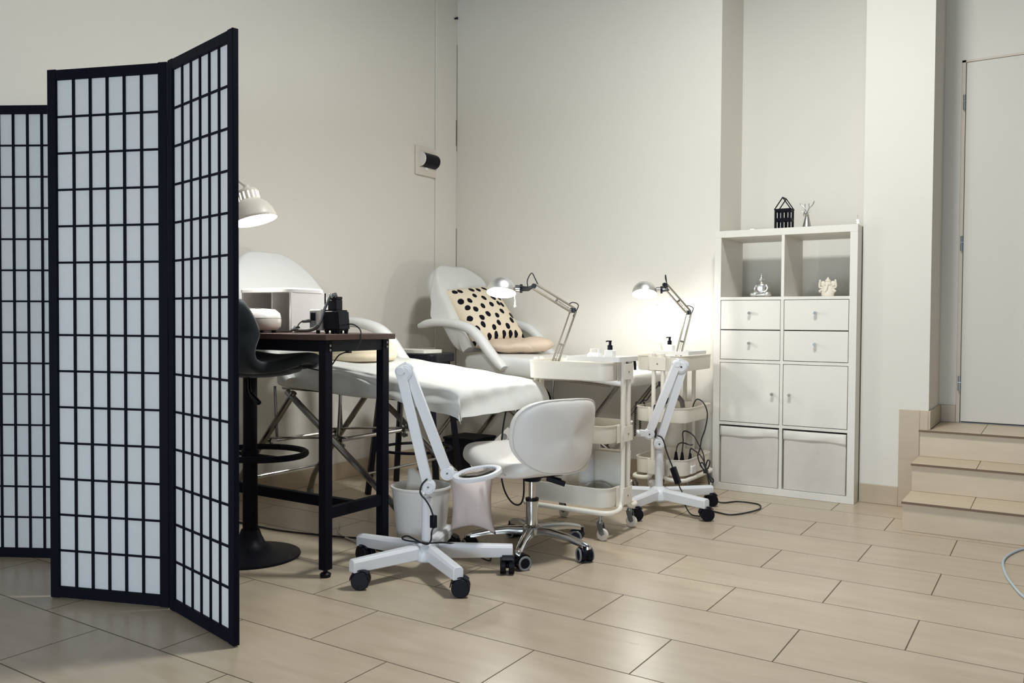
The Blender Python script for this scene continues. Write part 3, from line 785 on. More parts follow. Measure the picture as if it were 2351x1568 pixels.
def channel(bm, p0, p1, w, h, side):
    """spring arm channel: box with two grooves"""
    p0, p1 = V(p0), V(p1); d = (p1-p0).normalized(); s = V(side); s = (s-d*s.dot(d)).normalized(); n = d.cross(s)
    rings = []
    for p in (p0, p1):
        rings.append([p+s*(a*w/2)+n*(b*h/2) for a, b in ((-1, -1), (1, -1), (1, .35), (.8, .35), (.8, .6), (1, .6), (1, 1), (.28, 1), (.28, .82), (-.28, .82), (-.28, 1), (-1, 1), (-1, .6), (-.8, .6), (-.8, .35), (-1, .35))])
    loft(bm, rings, True, True)
RT = V((.84, .5426, 0)); FW = V((-.5426, .84, 0))     # camera's right and forward on the floor (frame axes for slanted things)
def joint(bm, c, axis, r, th):
    a = V(axis).normalized(); cyl(bm, V(c)-a*th/2, V(c)+a*th/2, r, n=28); cyl(bm, V(c)-a*(th/2+.002), V(c)+a*(th/2+.002), r*.8, n=28)
def mag_lamp(label, hub, angs, swivel, col_top, low0, elbow_a, elbow_b, up1, axis, R=.335):
    t = thing('magnifier_lamp', label, 'magnifier lamp', (hub[0], hub[1], 0))
    star_base(t, hub, angs, R, swivel)
    cx, cy = hub
    bm = B(); cyl(bm, (cx, cy, .118), (cx, cy, col_top), .0205, .0195, 24); link('column', bm, M['lampwhite'], t, bevel=.002)
    bm = B(); cyl(bm, (cx, cy, col_top-.005), (cx, cy, col_top+.018), .010, n=14); link('spindle', bm, M['lampwhite'], t)
    ax = V(axis)
    for p0, p1 in ((low0, elbow_a), (up1, elbow_b)):
        p0, p1 = V(p0), V(p1); d = (p1-p0).normalized()
        bm = B(); channel(bm, p0+d*.022, p1-d*.005, .037, .036, d.cross(ax)); a_ = link('spring_arm', bm, M['lampwhite'], t, bevel=.002)
        bm = B(); joint(bm, p0, ax, .027, .034); beam(bm, p0, p0+d*.045, .036, .034, ax); link('joint', bm, M['lampwhite'], a_, bevel=.002)
        bm = B(); cyl(bm, p0-ax*.0205, p0+ax*.0205, .004, n=10); link('screw', bm, M['darkchrome'], a_)
    m = (V(elbow_a)+V(elbow_b))/2
    bm = B(); joint(bm, m-V((0, 0, .012)), ax, .031, .040); joint(bm, V(elbow_a), ax, .021, .036); joint(bm, V(elbow_b), ax, .021, .036)
    beam(bm, V(elbow_a)+V((0, 0, .006)), V(elbow_b)+V((0, 0, .012)), .034, .036, ax)
    e = link('elbow', bm, M['lampwhite'], t, bevel=.003)
    bm = B(); cyl(bm, m-V((0, 0, .012))-ax*.0235, m-V((0, 0, .012))+ax*.0235, .0045, n=10)
    link('screw', bm, M['darkchrome'], e)
    return t
# near lamp
A5 = [math.radians(a) for a in (-106, -32, 34, 112, 184)]
ml = mag_lamp('white magnifier lamp on five black castors in front of the near bed', (-1.998, 2.508), A5, [math.radians(a) for a in (213, 213, 123, 195, 170)], .285, (-1.985, 2.500, .329), (-2.079, 2.450, .762), (-2.062, 2.470, .772), (-1.943, 2.562, .376), -FW, R=.325)
bm = B(); hd = V((-1.838, 2.611, .377)); na = V((-.10, -.16, .98)).normalized()
lathe(bm, [(.092, -.010), (.094, -.003), (.092, .006), (.084, .008), (.074, .006), (.072, .002), (.072, -.006), (.080, -.012), (.092, -.010)], hd, na, 44)
hh = link('head_ring', bm, M['lampwhite'], ml, angle=40)
bm = B(); lathe(bm, [(.0, .006), (.04, .005), (.0715, .001), (.0715, -.001), (.04, -.005), (.0, -.006)], hd, na, 40); link('lens', bm, M['glass'], hh)
bm = B()
for i in range(30):
    a = 2*PI*i/30; u_, w_, d_ = frame(na); p = hd+(u_*math.cos(a)+w_*math.sin(a))*.0665-d_*.004
    cyl(bm, p, p+d_*.003, .0035, n=6)
link('light_dots', bm, M['dusty'], hh)
bm = B(); beam(bm, (-1.943, 2.562, .376), (-1.925, 2.595, .366), .020, .024); box(bm, (-1.932, 2.588, .340), (-1.90, 2.592, .372)); tube(bm, [(-1.92, 2.592, .36), (-1.905, 2.62, .366), (-1.935, 2.634, .37)], .006, 8); link('bracket', bm, M['lampwhite'], ml, bevel=.002)
bm = B(); cyl(bm, (-1.916, 2.580, .355), (-1.916, 2.605, .355), .008, n=12); link('knob', bm, M['zinc'], ml)
bm = B(); beam(bm, (-1.86, 2.72, .367), (-1.83, 2.735, .359), .014, .016); beam(bm, (-1.88, 2.735, .376), (-1.80, 2.745, .352), .012, .007); link('handle', bm, M['creamplastic'], ml, bevel=.002)
bm = B(); tube(bm, smooth_path([(-1.94, 2.55, .392), (-1.936, 2.57, .382), (-1.925, 2.58, .362), (-1.916, 2.59, .356)], 4), .0035, 6); link('head_cable', bm, M['cablek'], ml)
bm = B(); tube(bm, smooth_path([(-1.973, 2.475, .362), (-1.992, 2.468, .338), (-1.994, 2.463, .308), (-1.976, 2.470, .286), (-1.960, 2.478, .258), (-1.950, 2.484, .226)], 5), .0032, 8)
tube(bm, smooth_path([(-1.948, 2.484, .182), (-1.952, 2.478, .165), (-1.945, 2.466, .14), (-1.955, 2.455, .124), (-2.01, 2.47, .125), (-2.075, 2.49, .130), (-2.085, 2.468, .128), (-2.05, 2.448, .127), (-1.97, 2.468, .124), (-1.93, 2.53, .118), (-1.90, 2.58, .10), (-1.88, 2.66, .05), (-1.88, 2.75, .006), (-1.92, 2.82, .004), (-2.0, 2.86, .004)], 5), .0032, 8)
link('cable', bm, M['cablek'], ml)
bm = B(); box(bm, (-1.959, 2.474, .181), (-1.937, 2.494, .228)); link('inline_switch', bm, M['blackplastic'], ml, bevel=.003)
bm = B(); beam(bm, (-2.005, 2.474, .300), (-1.985, 2.474, .308), .012, .012); link('cable_clip', bm, M['whiteplastic'], ml, bevel=.002)
# far lamp
A6 = [math.radians(a) for a in (-20, 52, 121, 196, 268)]
m2 = mag_lamp('white magnifier lamp on castors between the white trolley and cabinet', (-1.695, 4.005), A6, [math.radians(a) for a in (213, 205, 120, 200, 213)], .305, (-1.693, 3.992, .338), (-1.588, 4.059, .738), (-1.617, 4.030, .740), (-1.728, 3.950, .389), -FW, R=.31)
bm = B(); beam(bm, (-1.728, 3.950, .389), (-1.765, 3.918, .394), .030, .034); cyl(bm, (-1.765, 3.918, .394), (-1.777, 3.908, .392), .017, n=16); link('end_cap', bm, M['lampwhite'], m2, bevel=.004)
bm = B(); tube(bm, smooth_path([(-1.676, 3.935, .387), (-1.652, 3.946, .370), (-1.633, 3.957, .301), (-1.605, 3.965, .228)], 5), .0035, 8)
tube(bm, smooth_path([(-1.580, 3.978, .150), (-1.572, 3.984, .125), (-1.565, 3.99, .108), (-1.55, 3.96, .08), (-1.50, 3.93, .02), (-1.46, 3.96, .005)], 5), .0032, 8); link('cable', bm, M['cablek'], m2)
bm = B(); beam(bm, (-1.605, 3.965, .230), (-1.580, 3.978, .150), .028, .026, (1, 0, 0)); link('inline_switch', bm, M['blackplastic'], m2, bevel=.003)

# ------------------------------------------------------------------ bin, pink bag, under-bed clutter
bn = thing('waste_bin', 'white plastic waste bin behind the near magnifier lamp', 'bin', (-2.187, 2.708, 0))
bm = B(); lathe(bm, [(.0, .002), (.090, .002), (.092, .008), (.120, .268), (.125, .272), (.125, .279), (.118, .280), (.114, .268), (.086, .012), (.0, .010)], (-2.187, 2.708, 0), n=48); link('bucket', bm, M['whiteplastic'], bn)
bm = B(); grid(bm, lambda u, v: V((-2.255+.12*u, 2.688+.02*v+.04*u*v, .225+.12*v*(1-.7*u)+.01*math.sin(u*6))), 6, 6); grid(bm, lambda u, v: V((-2.225+.12*u, 2.728+.01*v, .24+.075*v*(1-abs(2*u-.9)))), 6, 4)
solo('crumpled_paper', bm, M['paper'], 'crumpled white paper sticking out of the waste bin', 'paper', (-2.20, 2.708, .23), solid=.002)

# pink cloth bag standing on its corner behind the magnifier head
ny = V((-.08, .02, .98)).normalized(); nz_ = (V((.40, -.86, 0.1))); nz_ = (nz_-ny*nz_.dot(ny)).normalized(); nx = ny.cross(nz_)
bm = B(); cushion(bm, .185, .225, .07, pinch=.16)
for v in bm.verts:
    v.co.y -= max(0, v.co.x)*.22*(1 if v.co.y < 0 else .1); v.co.z += .006*math.sin(v.co.x*40+v.co.y*25)
mtx = Matrix.Translation((-1.952, 2.735, .232)) @ Matrix((nx, ny, nz_)).transposed().to_4x4()
solo_m('cloth_bag', bm, M['bagpink'], 'pale pink cloth pouch hanging under the magnifier ring', 'pouch', mtx, angle=180)

bs = thing('tall_stool', 'black wooden stool between the two beds', 'stool', (-3.03, 3.70, 0), math.radians(18))
bm = B(); loft(bm, [rrect(.36, .36, .05, z, 5) for z in (.722, .765)]+[rrect(.35, .35, .05, .772, 5)], True, True); link('seat', bm, M['blackplastic'], bs, world=False, bevel=.004)
bm = B(); box(bm, (-.15, -.15, .69), (.15, .15, .721)); link('apron', bm, M['blackplastic'], bs, world=False, bevel=.003)
for a in (-1, 1):
    for b in (-1, 1):
        bm = B(); beam(bm, (a*.135, b*.135, .722), (a*.200, b*.200, 0.001), .028, .028, (a, b, 0)); link('leg', bm, M['blackplastic'], bs, world=False, bevel=.002)
bm = B(); tube(bm, [V((.20*math.cos(t), .20*math.sin(t), .235)) for t in [2*PI*i/40 for i in range(40)]], .008, 8, closed=True); link('foot_ring', bm, M['blackmetal'], bs, world=False)
bm = B(); loft(bm, [rrect(.25, .16, .01, z, 3, (-3.03, 3.70)) for z in (.7725, .790)], True, True)
solo('paper_pad', bm, M['paper'], 'flat white paper pad lying on the black stool', 'pad', (-3.03, 3.70, .7725))
bm = B(); tube(bm, [(-3.01, 3.70, .797), (-2.93, 3.74, .797)], .0035, 8)
solo('pen', bm, M['dusty'], 'grey pen on the paper pad on the stool', 'pen', (-2.97, 3.72, .797))
kb = thing('storage_crate', 'dark box on the floor under the far bed', 'box', (-3.16, 4.40, 0))
bm = B(); loft(bm, [rrect(.22, .20, .02, .0, 4, (-3.16, 4.40)), rrect(.25, .24, .02, .20, 4, (-3.16, 4.40))], True, True); link('body', bm, M['blackplastic'], kb, bevel=.003)
bm = B(); loft(bm, [rrect(.26, .25, .02, .2005, 4, (-3.16, 4.40)), rrect(.26, .25, .02, .215, 4, (-3.16, 4.40))], True, True); link('lid', bm, M['blackmetal'], kb, bevel=.003)
# socket strip dangling by its cable under the far bed
ps = thing('power_strip', 'white power strip with round sockets leaning under the far bed', 'power strip', (-2.90, 4.20, 0))
p0, p1 = V((-2.99, 4.20, .055)), V((-2.74, 4.24, .300)); d = (p1-p0).normalized()
bm = B(); beam(bm, p0, p1, .022, .055, (-.5, -.1, .6)); link('strip_body', bm, M['whiteplastic'], ps, bevel=.004)
nrm = d.cross((V((-.5, -.1, .6))-d*V((-.5, -.1, .6)).dot(d)).normalized()).normalized(); nrm = -nrm if nrm.y > 0 else nrm
for k in range(4):
    c = lerp(p0, p1, .18+.22*k)
    bm = B(); cyl(bm, c+nrm*.0105, c+nrm*.0120, .021, n=22); s_ = link('socket', bm, M['panelgrey'], ps)
    bm = B(); tube(bm, [c+nrm*.012+frame(nrm)[0]*(.021*math.cos(t))+frame(nrm)[1]*(.021*math.sin(t)) for t in [2*PI*i/20 for i in range(20)]], .0018, 6, closed=True); link('rim', bm, M['whiteplastic'], s_)
c = lerp(p0, p1, .40); bm = B(); cyl(bm, c+nrm*.012, c+nrm*.045, .017, .012, 14); link('plug', bm, M['blackplastic'], ps)
bm = B(); tube(bm, smooth_path([p1, p1+V((.03, -.005, .07)), (-2.69, 4.21, .42), (-2.675, 4.20, .54), (-2.665, 4.20, .612)], 5), .004, 8); link('cable', bm, M['cablewhite'], ps)
bm = B(); box(bm, (p0.x-.03, p0.y-.02, 0), (p0.x+.03, p0.y+.02, .045)); link('foot', bm, M['whiteplastic'], ps)
# cords on the floor under the beds and table
bm = B(); tube(bm, smooth_path([(-2.78, 2.84, .006), (-2.74, 2.80, .030), (-2.70, 2.75, .012), (-2.64, 2.715, .005), (-2.56, 2.685, .005), (-2.46, 2.66, .005), (-2.38, 2.665, .005), (-2.31, 2.66, .005)], 6), .004, 8)
solo('beige_cable', bm, M['cablewhite'], 'off-white cable curling on the floor between the table legs', 'cable', (-2.56, 2.685, .005))
bm = B(); tube(bm, smooth_path([(-3.2, 2.62, .005), (-2.95, 2.62, .005), (-2.75, 2.66, .005), (-2.55, 2.72, .005), (-2.42, 2.80, .005), (-2.38, 2.92, .005)], 6), .004, 8)
solo('floor_cable', bm, M['cablek'], 'dark cable lying on the floor behind the table stretcher', 'cable', (-2.75, 2.66, .005))
bm = B(); tube(bm, smooth_path([(-2.12, 3.25, .585), (-2.115, 3.20, .45), (-2.09, 3.15, .30), (-2.06, 3.13, .21), (-2.02, 3.13, .155), (-1.985, 3.14, .145), (-1.97, 3.15, .18), (-1.975, 3.16, .26), (-1.99, 3.17, .315)], 6), .004, 8)
solo('hanging_cable', bm, M['cablek'], 'black cable looping down in front of the white task chair', 'cable', (-2.02, 3.10, .139))

# ------------------------------------------------------------------ task chair
chx, chy = -1.818, 2.975
ch = thing('task_chair', 'white vinyl swivel chair with chrome five-spoke base', 'chair', (chx, chy, 0), math.atan2(.409, -.914))
def CW(x, y, z): return V((x, y, z))    # local: +x is the chair's forward
bm = B()
prof = [(.245, .395), (.238, .428), (.21, .448), (.15, .440), (.07, .418), (-.02, .404), (-.10, .402), (-.16, .408), (-.195, .415)]
rings = []
for i, (x, zt) in enumerate(prof):
    hw = [.16, .195, .215, .23, .235, .235, .215, .165, .11][i]; th = [.035, .07, .088, .088, .08, .075, .072, .068, .05][i]
    ring = []
    for a, b in ((-1, .35), (-.97, .75), (-.85, 1.0), (-.4, .97), (0, .93), (.4, .97), (.85, 1.0), (.97, .75), (1, .35), (.95, .08), (.8, 0), (0, 0), (-.8, 0), (-.95, .08)):
        ring.append(CW(x, a*hw, zt-th+th*b))
    rings.append(ring)
loft(bm, rings, True, True)
link('seat', bm, M['vinyl'], ch, world=False, subs=2)
bm = B(); box(bm, (-.10, -.08, .324), (.08, .08, .336)); link('seat_plate', bm, M['blackplastic'], ch, world=False)
# wrapped backrest: outline in (s across, z), bent forward at the ends
out = []
def sup(a, n=2.9): return math.copysign(abs(math.cos(a))**(2/n), math.cos(a)), math.copysign(abs(math.sin(a))**(2/n), math.sin(a))
def backpt(s, z, k):
    R = .25; ang = s/R
    lean = (z-.5)*.12
    return CW(-.225-lean-k+ (R-R*math.cos(ang))*1.0, R*math.sin(ang), z)
N_ = 40
def ringat(sc, k):
    r = []
    for i in range(N_):
        a = 2*PI*i/N_; c, s = sup(a)
        w = .232; zc, hz = .505, .150
        s2 = s
        if s > 0: zz = zc+hz*s
        else: zz = zc+hz*s*(1.0)
        ww = w*(1.0 if s > -.2 else 1.0-.30*(abs(s)-.2))
        r.append(backpt(c*ww*sc, zc+(zz-zc)*sc, k))
    return r
bm = B()
loft(bm, [ringat(.05, -.030), ringat(.6, -.030), ringat(.90, -.024), ringat(.985, -.010), ringat(1.0, .005), ringat(.985, .022), ringat(.90, .032), ringat(.6, .036), ringat(.05, .036)], True, True)
link('backrest', bm, M['vinyl'], ch, world=False, subs=1)
bm = B(); tube(bm, ringat(.985, .022), .0022, 6, closed=True); link('back_seam', bm, M['vinyl'], ch, world=False)
bm = B(); cyl(bm, (0, 0, .295), (0, 0, .327), .034, .05, 20); link('mechanism', bm, M['blackplastic'], ch, world=False)
bm = B(); cyl(bm, (0, 0, .205), (0, 0, .30), .0145, n=20); cyl(bm, (0, 0, .10), (0, 0, .215), .0255, n=24); ps_ = link('gas_column', bm, M['chrome'], ch, world=False)
bm = B(); cyl(bm, (0, 0, .213), (0, 0, .224), .0275, n=24); link('collar', bm, M['blackplastic'], ps_, world=False)
dl = (Matrix.Rotation(-math.atan2(.409, -.914), 3, 'Z') @ RT)
bm = B(); tube(bm, [V((0, 0, .315))+dl*.03, V((0, 0, .31))+dl*.08, V((0, 0, .30))+dl*.12], .005, 8); beam(bm, V((0, 0, .306))+dl*.06, V((0, 0, .282))+dl*.135, .026, .020); link('lever', bm, M['blackplastic'], ch, world=False, bevel=.003)
bm = B(); lathe(bm, [(.0, .068), (.040, .070), (.044, .085), (.040, .108), (.028, .116), (.0, .116)], (0, 0, 0), n=24); hb = link('hub', bm, M['chrome'], ch, world=False)
for aw, sw in ((-70, -120), (-3, -40), (69, 20), (141, 160), (213, 150)):
    a = math.radians(aw)-math.atan2(.409, -.914); d = V((math.cos(a), math.sin(a), 0)); s = V((-d.y, d.x, 0))
    bm = B(); rings = []
    for t, w, h, z in ((.03, .036, .036, .092), (.10, .034, .030, .094), (.18, .030, .026, .086), (.245, .028, .024, .072), (.272, .026, .022, .064), (.278, .018, .014, .062)):
        rings.append([d*t+s*(x*w/2)+V((0, 0, z+y*h/2)) for x, y in ((-1, -1), (1, -1), (1, 0), (.8, .7), (.35, 1), (-.35, 1), (-.8, .7), (-1, 0))])
    loft(bm, rings, True, True)
    l = link('base_arm', bm, M['chrome'], ch, world=False, angle=50)
    p = parent_world(ch) @ (d*.262)
    castor(l, (p.x, p.y, .058), math.radians(sw), 'ring', .028)

# ------------------------------------------------------------------ trolleys
def trolley(label, cx, cy, rz):
    t = thing('utility_trolley', label, 'trolley', (cx, cy, 0), rz)
    L_, W_ = .42, .29
    for zb, zt in ((.690, .772), (.415, .495), (.135, .222)):
        bm = B()
        loft(bm, [rrect(L_-.02, W_-.02, .050, zb+.002, 6), rrect(L_-.004, W_-.004, .056, zb+.004, 6), rrect(L_, W_, .058, zb+.014, 6), rrect(L_+.004, W_+.004, .060, zt-.004, 6), rrect(L_+.010, W_+.010, .063, zt-.002, 6), rrect(L_+.010, W_+.010, .063, zt+.002, 6), rrect(L_, W_, .058, zt+.002, 6), rrect(L_-.004, W_-.004, .057, zb+.014, 6), rrect(L_-.02, W_-.02, .05, zb+.006, 6)], True, True)
        link('tray', bm, M['whitemetal'], t, world=False, angle=40)
    xo = L_/2+.016
    for sx_ in (-1, 1):
        for sy_ in (-1, 1):
            bm = B(); tube(bm, fillet([(sx_*xo, sy_*.026, .784), (sx_*xo, sy_*.026, .118), (sx_*xo, sy_*(W_/2+.004), .118), (sx_*.0, sy_*(W_/2+.004), .118)], .055, 6), .0115, 12)
            link('post', bm, M['whitemetal'], t, world=False)
        for zb, zt in ((.690, .770), (.415, .493), (.135, .220)):
            bm = B(); box(bm, (sx_*(L_/2+.003), -.062, zb), (sx_*(L_/2+.006), .062, zt)) if sx_ > 0 else box(bm, (sx_*(L_/2+.006), -.062, zb), (sx_*(L_/2+.003), .062, zt))
            x0, x1 = sorted((sx_*(xo+.012), sx_*(xo+.0145)))
            box(bm, (x0, -.046, zb+.006), (x1, .046, zt-.004))
            pl_ = link('bracket', bm, M['whitemetal'], t, world=False, bevel=.001)
            bm = B(); cyl(bm, (sx_*(xo+.014), 0, (zb+zt)/2), (sx_*(xo+.0165), 0, (zb+zt)/2), .0038, n=10); link('screw', bm, M['dusty'], pl_, world=False)
    for sx_ in (-1, 1):
        for sy_ in (-1, 1):
            x, y = sx_*(L_/2-.03), sy_*(W_/2+.004)
            bm = B(); cyl(bm, (x, y, .083), (x, y, .108), .005, n=10); cyl(bm, (x, y, .068), (x, y, .086), .012, n=14)
            for k in (-.011, .011): loft(bm, [[V((x+a, y+k+e, z)) for a, z in ((-.013, .076), (.013, .076), (.024, .03), (.012, .022), (.0, .03))] for e in (-.0012, .0012)], True, True)
            c_ = link('castor', bm, M['zinc'], t, world=False)
            bm = B(); cyl(bm, (x+.012, y-.008, .0265), (x+.012, y+.008, .0265), .0265, n=24); link('wheel', bm, M['creamplastic'], c_, world=False, bevel=.003)
    return t
trolley('white three-tier metal trolley beside the white task chair', -1.847, 3.447, 0.0)
trolley('white three-tier metal trolley standing against the back wall behind the magnifier lamp', -1.787, 4.425, PI/2)

def work_lamp(label, base, lowA, elbow, upEnd, head, aim, bottom_z):
    t = thing('desk_lamp', label, 'lamp', (base[0], base[1], bottom_z))
    base, elbow, upEnd, head = V(base), V(elbow), V(upEnd), V(head)
    bm = B(); lathe(bm, [(.0, 0), (.062, 0), (.064, .006), (.060, .014), (.02, .018), (.012, .022), (.010, .04), (.0, .04)], (base.x, base.y, bottom_z), n=32); link('base', bm, M['nickel'], t)
    pl_ = (upEnd-elbow).cross(elbow-base).normalized()
    def pair(a, b, off, name):
        d = (b-a).normalized(); s = d.cross(pl_).normalized(); bm = B()
        for k in (-off, off):
            for e in (-.006, .006): tube(bm, [a+s*k+pl_*e, b+s*k+pl_*e], .0044, 8)
        m_ = lerp(a, b, .42); beam(bm, m_-s*off*1.1, m_+s*off*1.1, .010, .007, pl_)
        # spring
        q0, q1 = a+s*(off*.2), lerp(a, b, .42)
        tube(bm, [lerp(q0, q1, i/60)+(s*math.cos(i*1.3)+pl_*math.sin(i*1.3))*.0035 for i in range(61)], .0012, 5)
        return link(name, bm, M['nickel'], t)
    bb = V((base.x, base.y, bottom_z+.03))
    pair(bb, elbow, .0135, 'lower_arm'); pair(elbow, upEnd, .0125, 'upper_arm')
    bm = B()
    for p in (bb, elbow, upEnd): cyl(bm, p-pl_*.011, p+pl_*.011, .012, n=14)
    box(bm, elbow-V((.012, .008, .012)), elbow+V((.012, .008, .012))); link('joint', bm, M['darkchrome'], t, bevel=.002)
    ax = V(aim).normalized()      # points out of the opening
    top = head
    r = .069
    prof_ = [(r, -.004), (r, .0)]+[(r*math.cos(a), r*math.sin(a)*1.02) for a in [PI/2*i/12 for i in range(1, 12)]]+[(.004, r*1.02)]
    bm = B(); lathe(bm, prof_, head, -ax, 44); sh = link('shade', bm, M['lampchrome'], t, solid=.0015, angle=60)
    bm = B(); lathe(bm, [(q*.962, h_*.962) for q, h_ in prof_[1:]], head, -ax, 44); link('reflector', bm, M['whiteplastic'], sh, solid=.001, offset=1, angle=60)
    bm = B(); ball(bm, head-ax*.022, .028, 18, 12); link('bulb', bm, M['bulb'], t)
    d = (upEnd-head); side = (d-ax*d.dot(ax)).normalized()
    n0 = head-ax*.022+side*r*.94
    bm = B(); cyl(bm, n0, n0+side*.022, .017, .017, 18); link('socket', bm, M['chrome'], t)
    bm = B(); cyl(bm, n0+side*.022, n0+side*.034, .021, .020, 18); link('socket_ring', bm, M['blackplastic'], t)
    bm = B(); tube(bm, [n0+side*.034, n0+side*.062, upEnd], .0075, 10, rs=[.013, .011, .006]); link('neck', bm, M['darkchrome'], t)
    k0 = n0+side*.06
    bm = B(); tube(bm, smooth_path([k0, k0+V((-.004, 0, .04)), lerp(k0, upEnd, .6)+V((0, 0, .066)), upEnd+V((.006, 0, .035)), upEnd+(elbow-upEnd).normalized()*.03+V((0, 0, .01))], 5), .0026, 8)
    q = elbow+V((0, 0, .012)); tube(bm, smooth_path([elbow+(upEnd-elbow).normalized()*.03+V((0, 0, .012)), q+V((.0, 0, .026)), q+V((.022, .01, .010)), elbow+(bb-elbow).normalized()*.03+V((.010, 0, 0))], 5), .0024, 8)
    link('cable', bm, M['cablek'], t)
    s0 = head+side*r*.9
    bm = B(); tube(bm, [s0-ax*.004, s0+V((.004, 0, -.045))], .0014, 6); cyl(bm, s0+V((.004, 0, -.060)), s0+V((.004, 0, -.042)), .0035, n=8); ball(bm, s0+V((.004, 0, -.064)), .006); link('pull_switch', bm, M['whiteplastic'], t)
    return t
zt1 = .696
work_lamp('chrome desk lamp lit on the trolley beside the task chair', (-2.005, 3.46, zt1), None, (-1.930, 3.518, 1.004), (-2.088, 3.420, 1.118), (-2.215, 3.334, 1.088), (.14, -.32, -1), zt1)
work_lamp('chrome desk lamp lit on the trolley nearest the cabinet', (-1.80, 4.49, zt1), None, (-1.748, 4.528, 1.005), (-1.866, 4.457, 1.160), (-1.958, 4.397, 1.110), (.16, -.36, -1), zt1)

# trolley one contents
bm = B(); loft(bm, [rrect(.265, .20, .008, z, 3, (-1.738, 3.445)) for z in (.776, .797)]+[rrect(.257, .192, .006, .797, 3, (-1.738, 3.445)), rrect(.257, .192, .006, .786, 3, (-1.738, 3.445))], True, True)
solo('serving_tray', bm, M['whiteplastic'], 'white shallow tray carrying jar and bottles on the nearer trolley', 'tray', (-1.738, 3.445, .776))
jr = thing('cream_jar', 'squat white jar with frosted lid on the shallow tray', 'jar', (-1.766, 3.42, .786))
bm = B(); lathe(bm, [(.0, .0), (.030, 0), (.033, .004), (.033, .018), (.025, .026), (.022, .028), (.0, .028)], (-1.766, 3.42, .786), n=28); link('body', bm, M['whiteplastic'], jr)
bm = B(); lathe(bm, [(.0, .0285), (.0195, .0285), (.0195, .043), (.0185, .044), (.0, .044)], (-1.766, 3.42, .786), n=28); link('lid', bm, M['creamplastic'], jr)
def pump_bottle(label, x, y, z, w, h, square=True, s=1.0):
    t = thing('pump_bottle', label, 'bottle', (x, y, z))
    bm = B(); loft(bm, [rrect(w, w*.9, .006, z, 3, (x, y)), rrect(w, w*.9, .006, z+h, 3, (x, y)), rrect(w*.8, w*.7, .006, z+h+.003, 3, (x, y))], True, True); link('body', bm, M['whiteplastic'], t)
    bm = B(); zz = z+h+.003; cyl(bm, (x, y, zz), (x, y, zz+.020*s), .0115*s, n=18); cyl(bm, (x, y, zz+.020*s), (x, y, zz+.023*s), .0115*s, .006*s, 18); cyl(bm, (x, y, zz+.022*s), (x, y, zz+.036*s), .0062*s, n=14); cyl(bm, (x, y, zz+.036*s), (x, y, zz+.042*s), .0078*s, n=14); tube(bm, [(x, y, zz+.039*s), (x-.014*s, y-.004*s, zz+.039*s), (x-.018*s, y-.005*s, zz+.036*s)], .0028*s, 8); link('pump', bm, M['blackplastic'], t)
pump_bottle('white square bottle with black pump on the nearer trolley', -1.690, 3.425, .786, .042, .037)
bm = B(); lathe(bm, [(.0, 0), (.014, 0), (.0145, .004), (.0145, .018), (.009, .026), (.009, .028), (.0, .028)], (-1.722, 3.385, .786), n=20)
sb = thing('dropper_bottle', 'small white round bottle beside the jar on the tray', 'bottle', (-1.722, 3.385, .786)); link('body', bm, M['whiteplastic'], sb)
bm = B(); cyl(bm, (-1.722, 3.385, .8142), (-1.722, 3.385, .832), .0085, n=16); link('cap', bm, M['whiteplastic'], sb)
bm = B(); tube(bm, smooth_path([(-1.645, 3.50, .779), (-1.63, 3.512, .788), (-1.617, 3.518, .782), (-1.612, 3.52, .765), (-1.611, 3.521, .735)], 5), .006, 8, rs=None)
solo('tongs', bm, M['blackplastic'], 'black handle hooked over the rim of the nearer trolley', 'handle', (-1.617, 3.518, .78))
bw = B(); lathe(bw, [(.088, .0), (.086, .012), (.078, .042), (.060, .068), (.032, .083), (.004, .088)], (-1.745, 3.42, .1415), n=40)
solo('clear_bowl', bw, M['glass'], 'upturned clear plastic bowl in the bottom tray of the nearer trolley', 'bowl', (-1.745, 3.42, .1415), solid=.002, angle=60)
cs = thing('plastic_tub', 'tall pale plastic tub in the bottom tray behind the task chair', 'tub', (-1.80, 3.525, .1415))
bm = B(); lathe(bm, [(.0, 0), (.040, 0), (.044, .06), (.046, .062), (.048, .12), (.050, .122), (.052, .20), (.054, .202), (.056, .262), (.052, .262), (.040, .01), (.0, .008)], (-1.845, 3.522, .1415), n=28); link('cup', bm, M['whiteplastic'], cs)
bm = B(); loft(bm, [rrect(.15, .08, .02, .1415, 4, (-1.72, 3.52)), rrect(.16, .09, .02, .36, 4, (-1.72, 3.52))], True, True); link('bag', bm, M['paper'], cs)

# trolley two contents
bm = B(); loft(bm, [rrect(.20, .27, .006, z, 3, (-1.745, 4.40)) for z in (.776, .796)]+[rrect(.192, .262, .006, .796, 3, (-1.745, 4.40)), rrect(.192, .262, .006, .786, 3, (-1.745, 4.40))], True, True)
solo('serving_tray', bm, M['whiteplastic'], 'white shallow tray on the trolley against the back wall', 'tray', (-1.745, 4.40, .776))
pump_bottle('white square bottle with black pump on the trolley by the wall', -1.785, 4.345, .786, .050, .040)
sp = thing('spray_bottle', 'small clear spray bottle on the trolley by the wall', 'bottle', (-1.832, 4.33, .786))
bm = B(); lathe(bm, [(.0, 0), (.011, 0), (.012, .003), (.012, .022), (.007, .030), (.0, .030)], (-1.832, 4.33, .786), n=18); link('body', bm, M['frost'], sp)
bm = B(); cyl(bm, (-1.832, 4.33, .8162), (-1.832, 4.33, .838), .008, .007, 14); link('cap', bm, M['frost'], sp)
hs = thing('hand_dryer', 'grey handheld device lying in the middle tray of the far trolley', 'device', (-1.74, 4.34, .42))
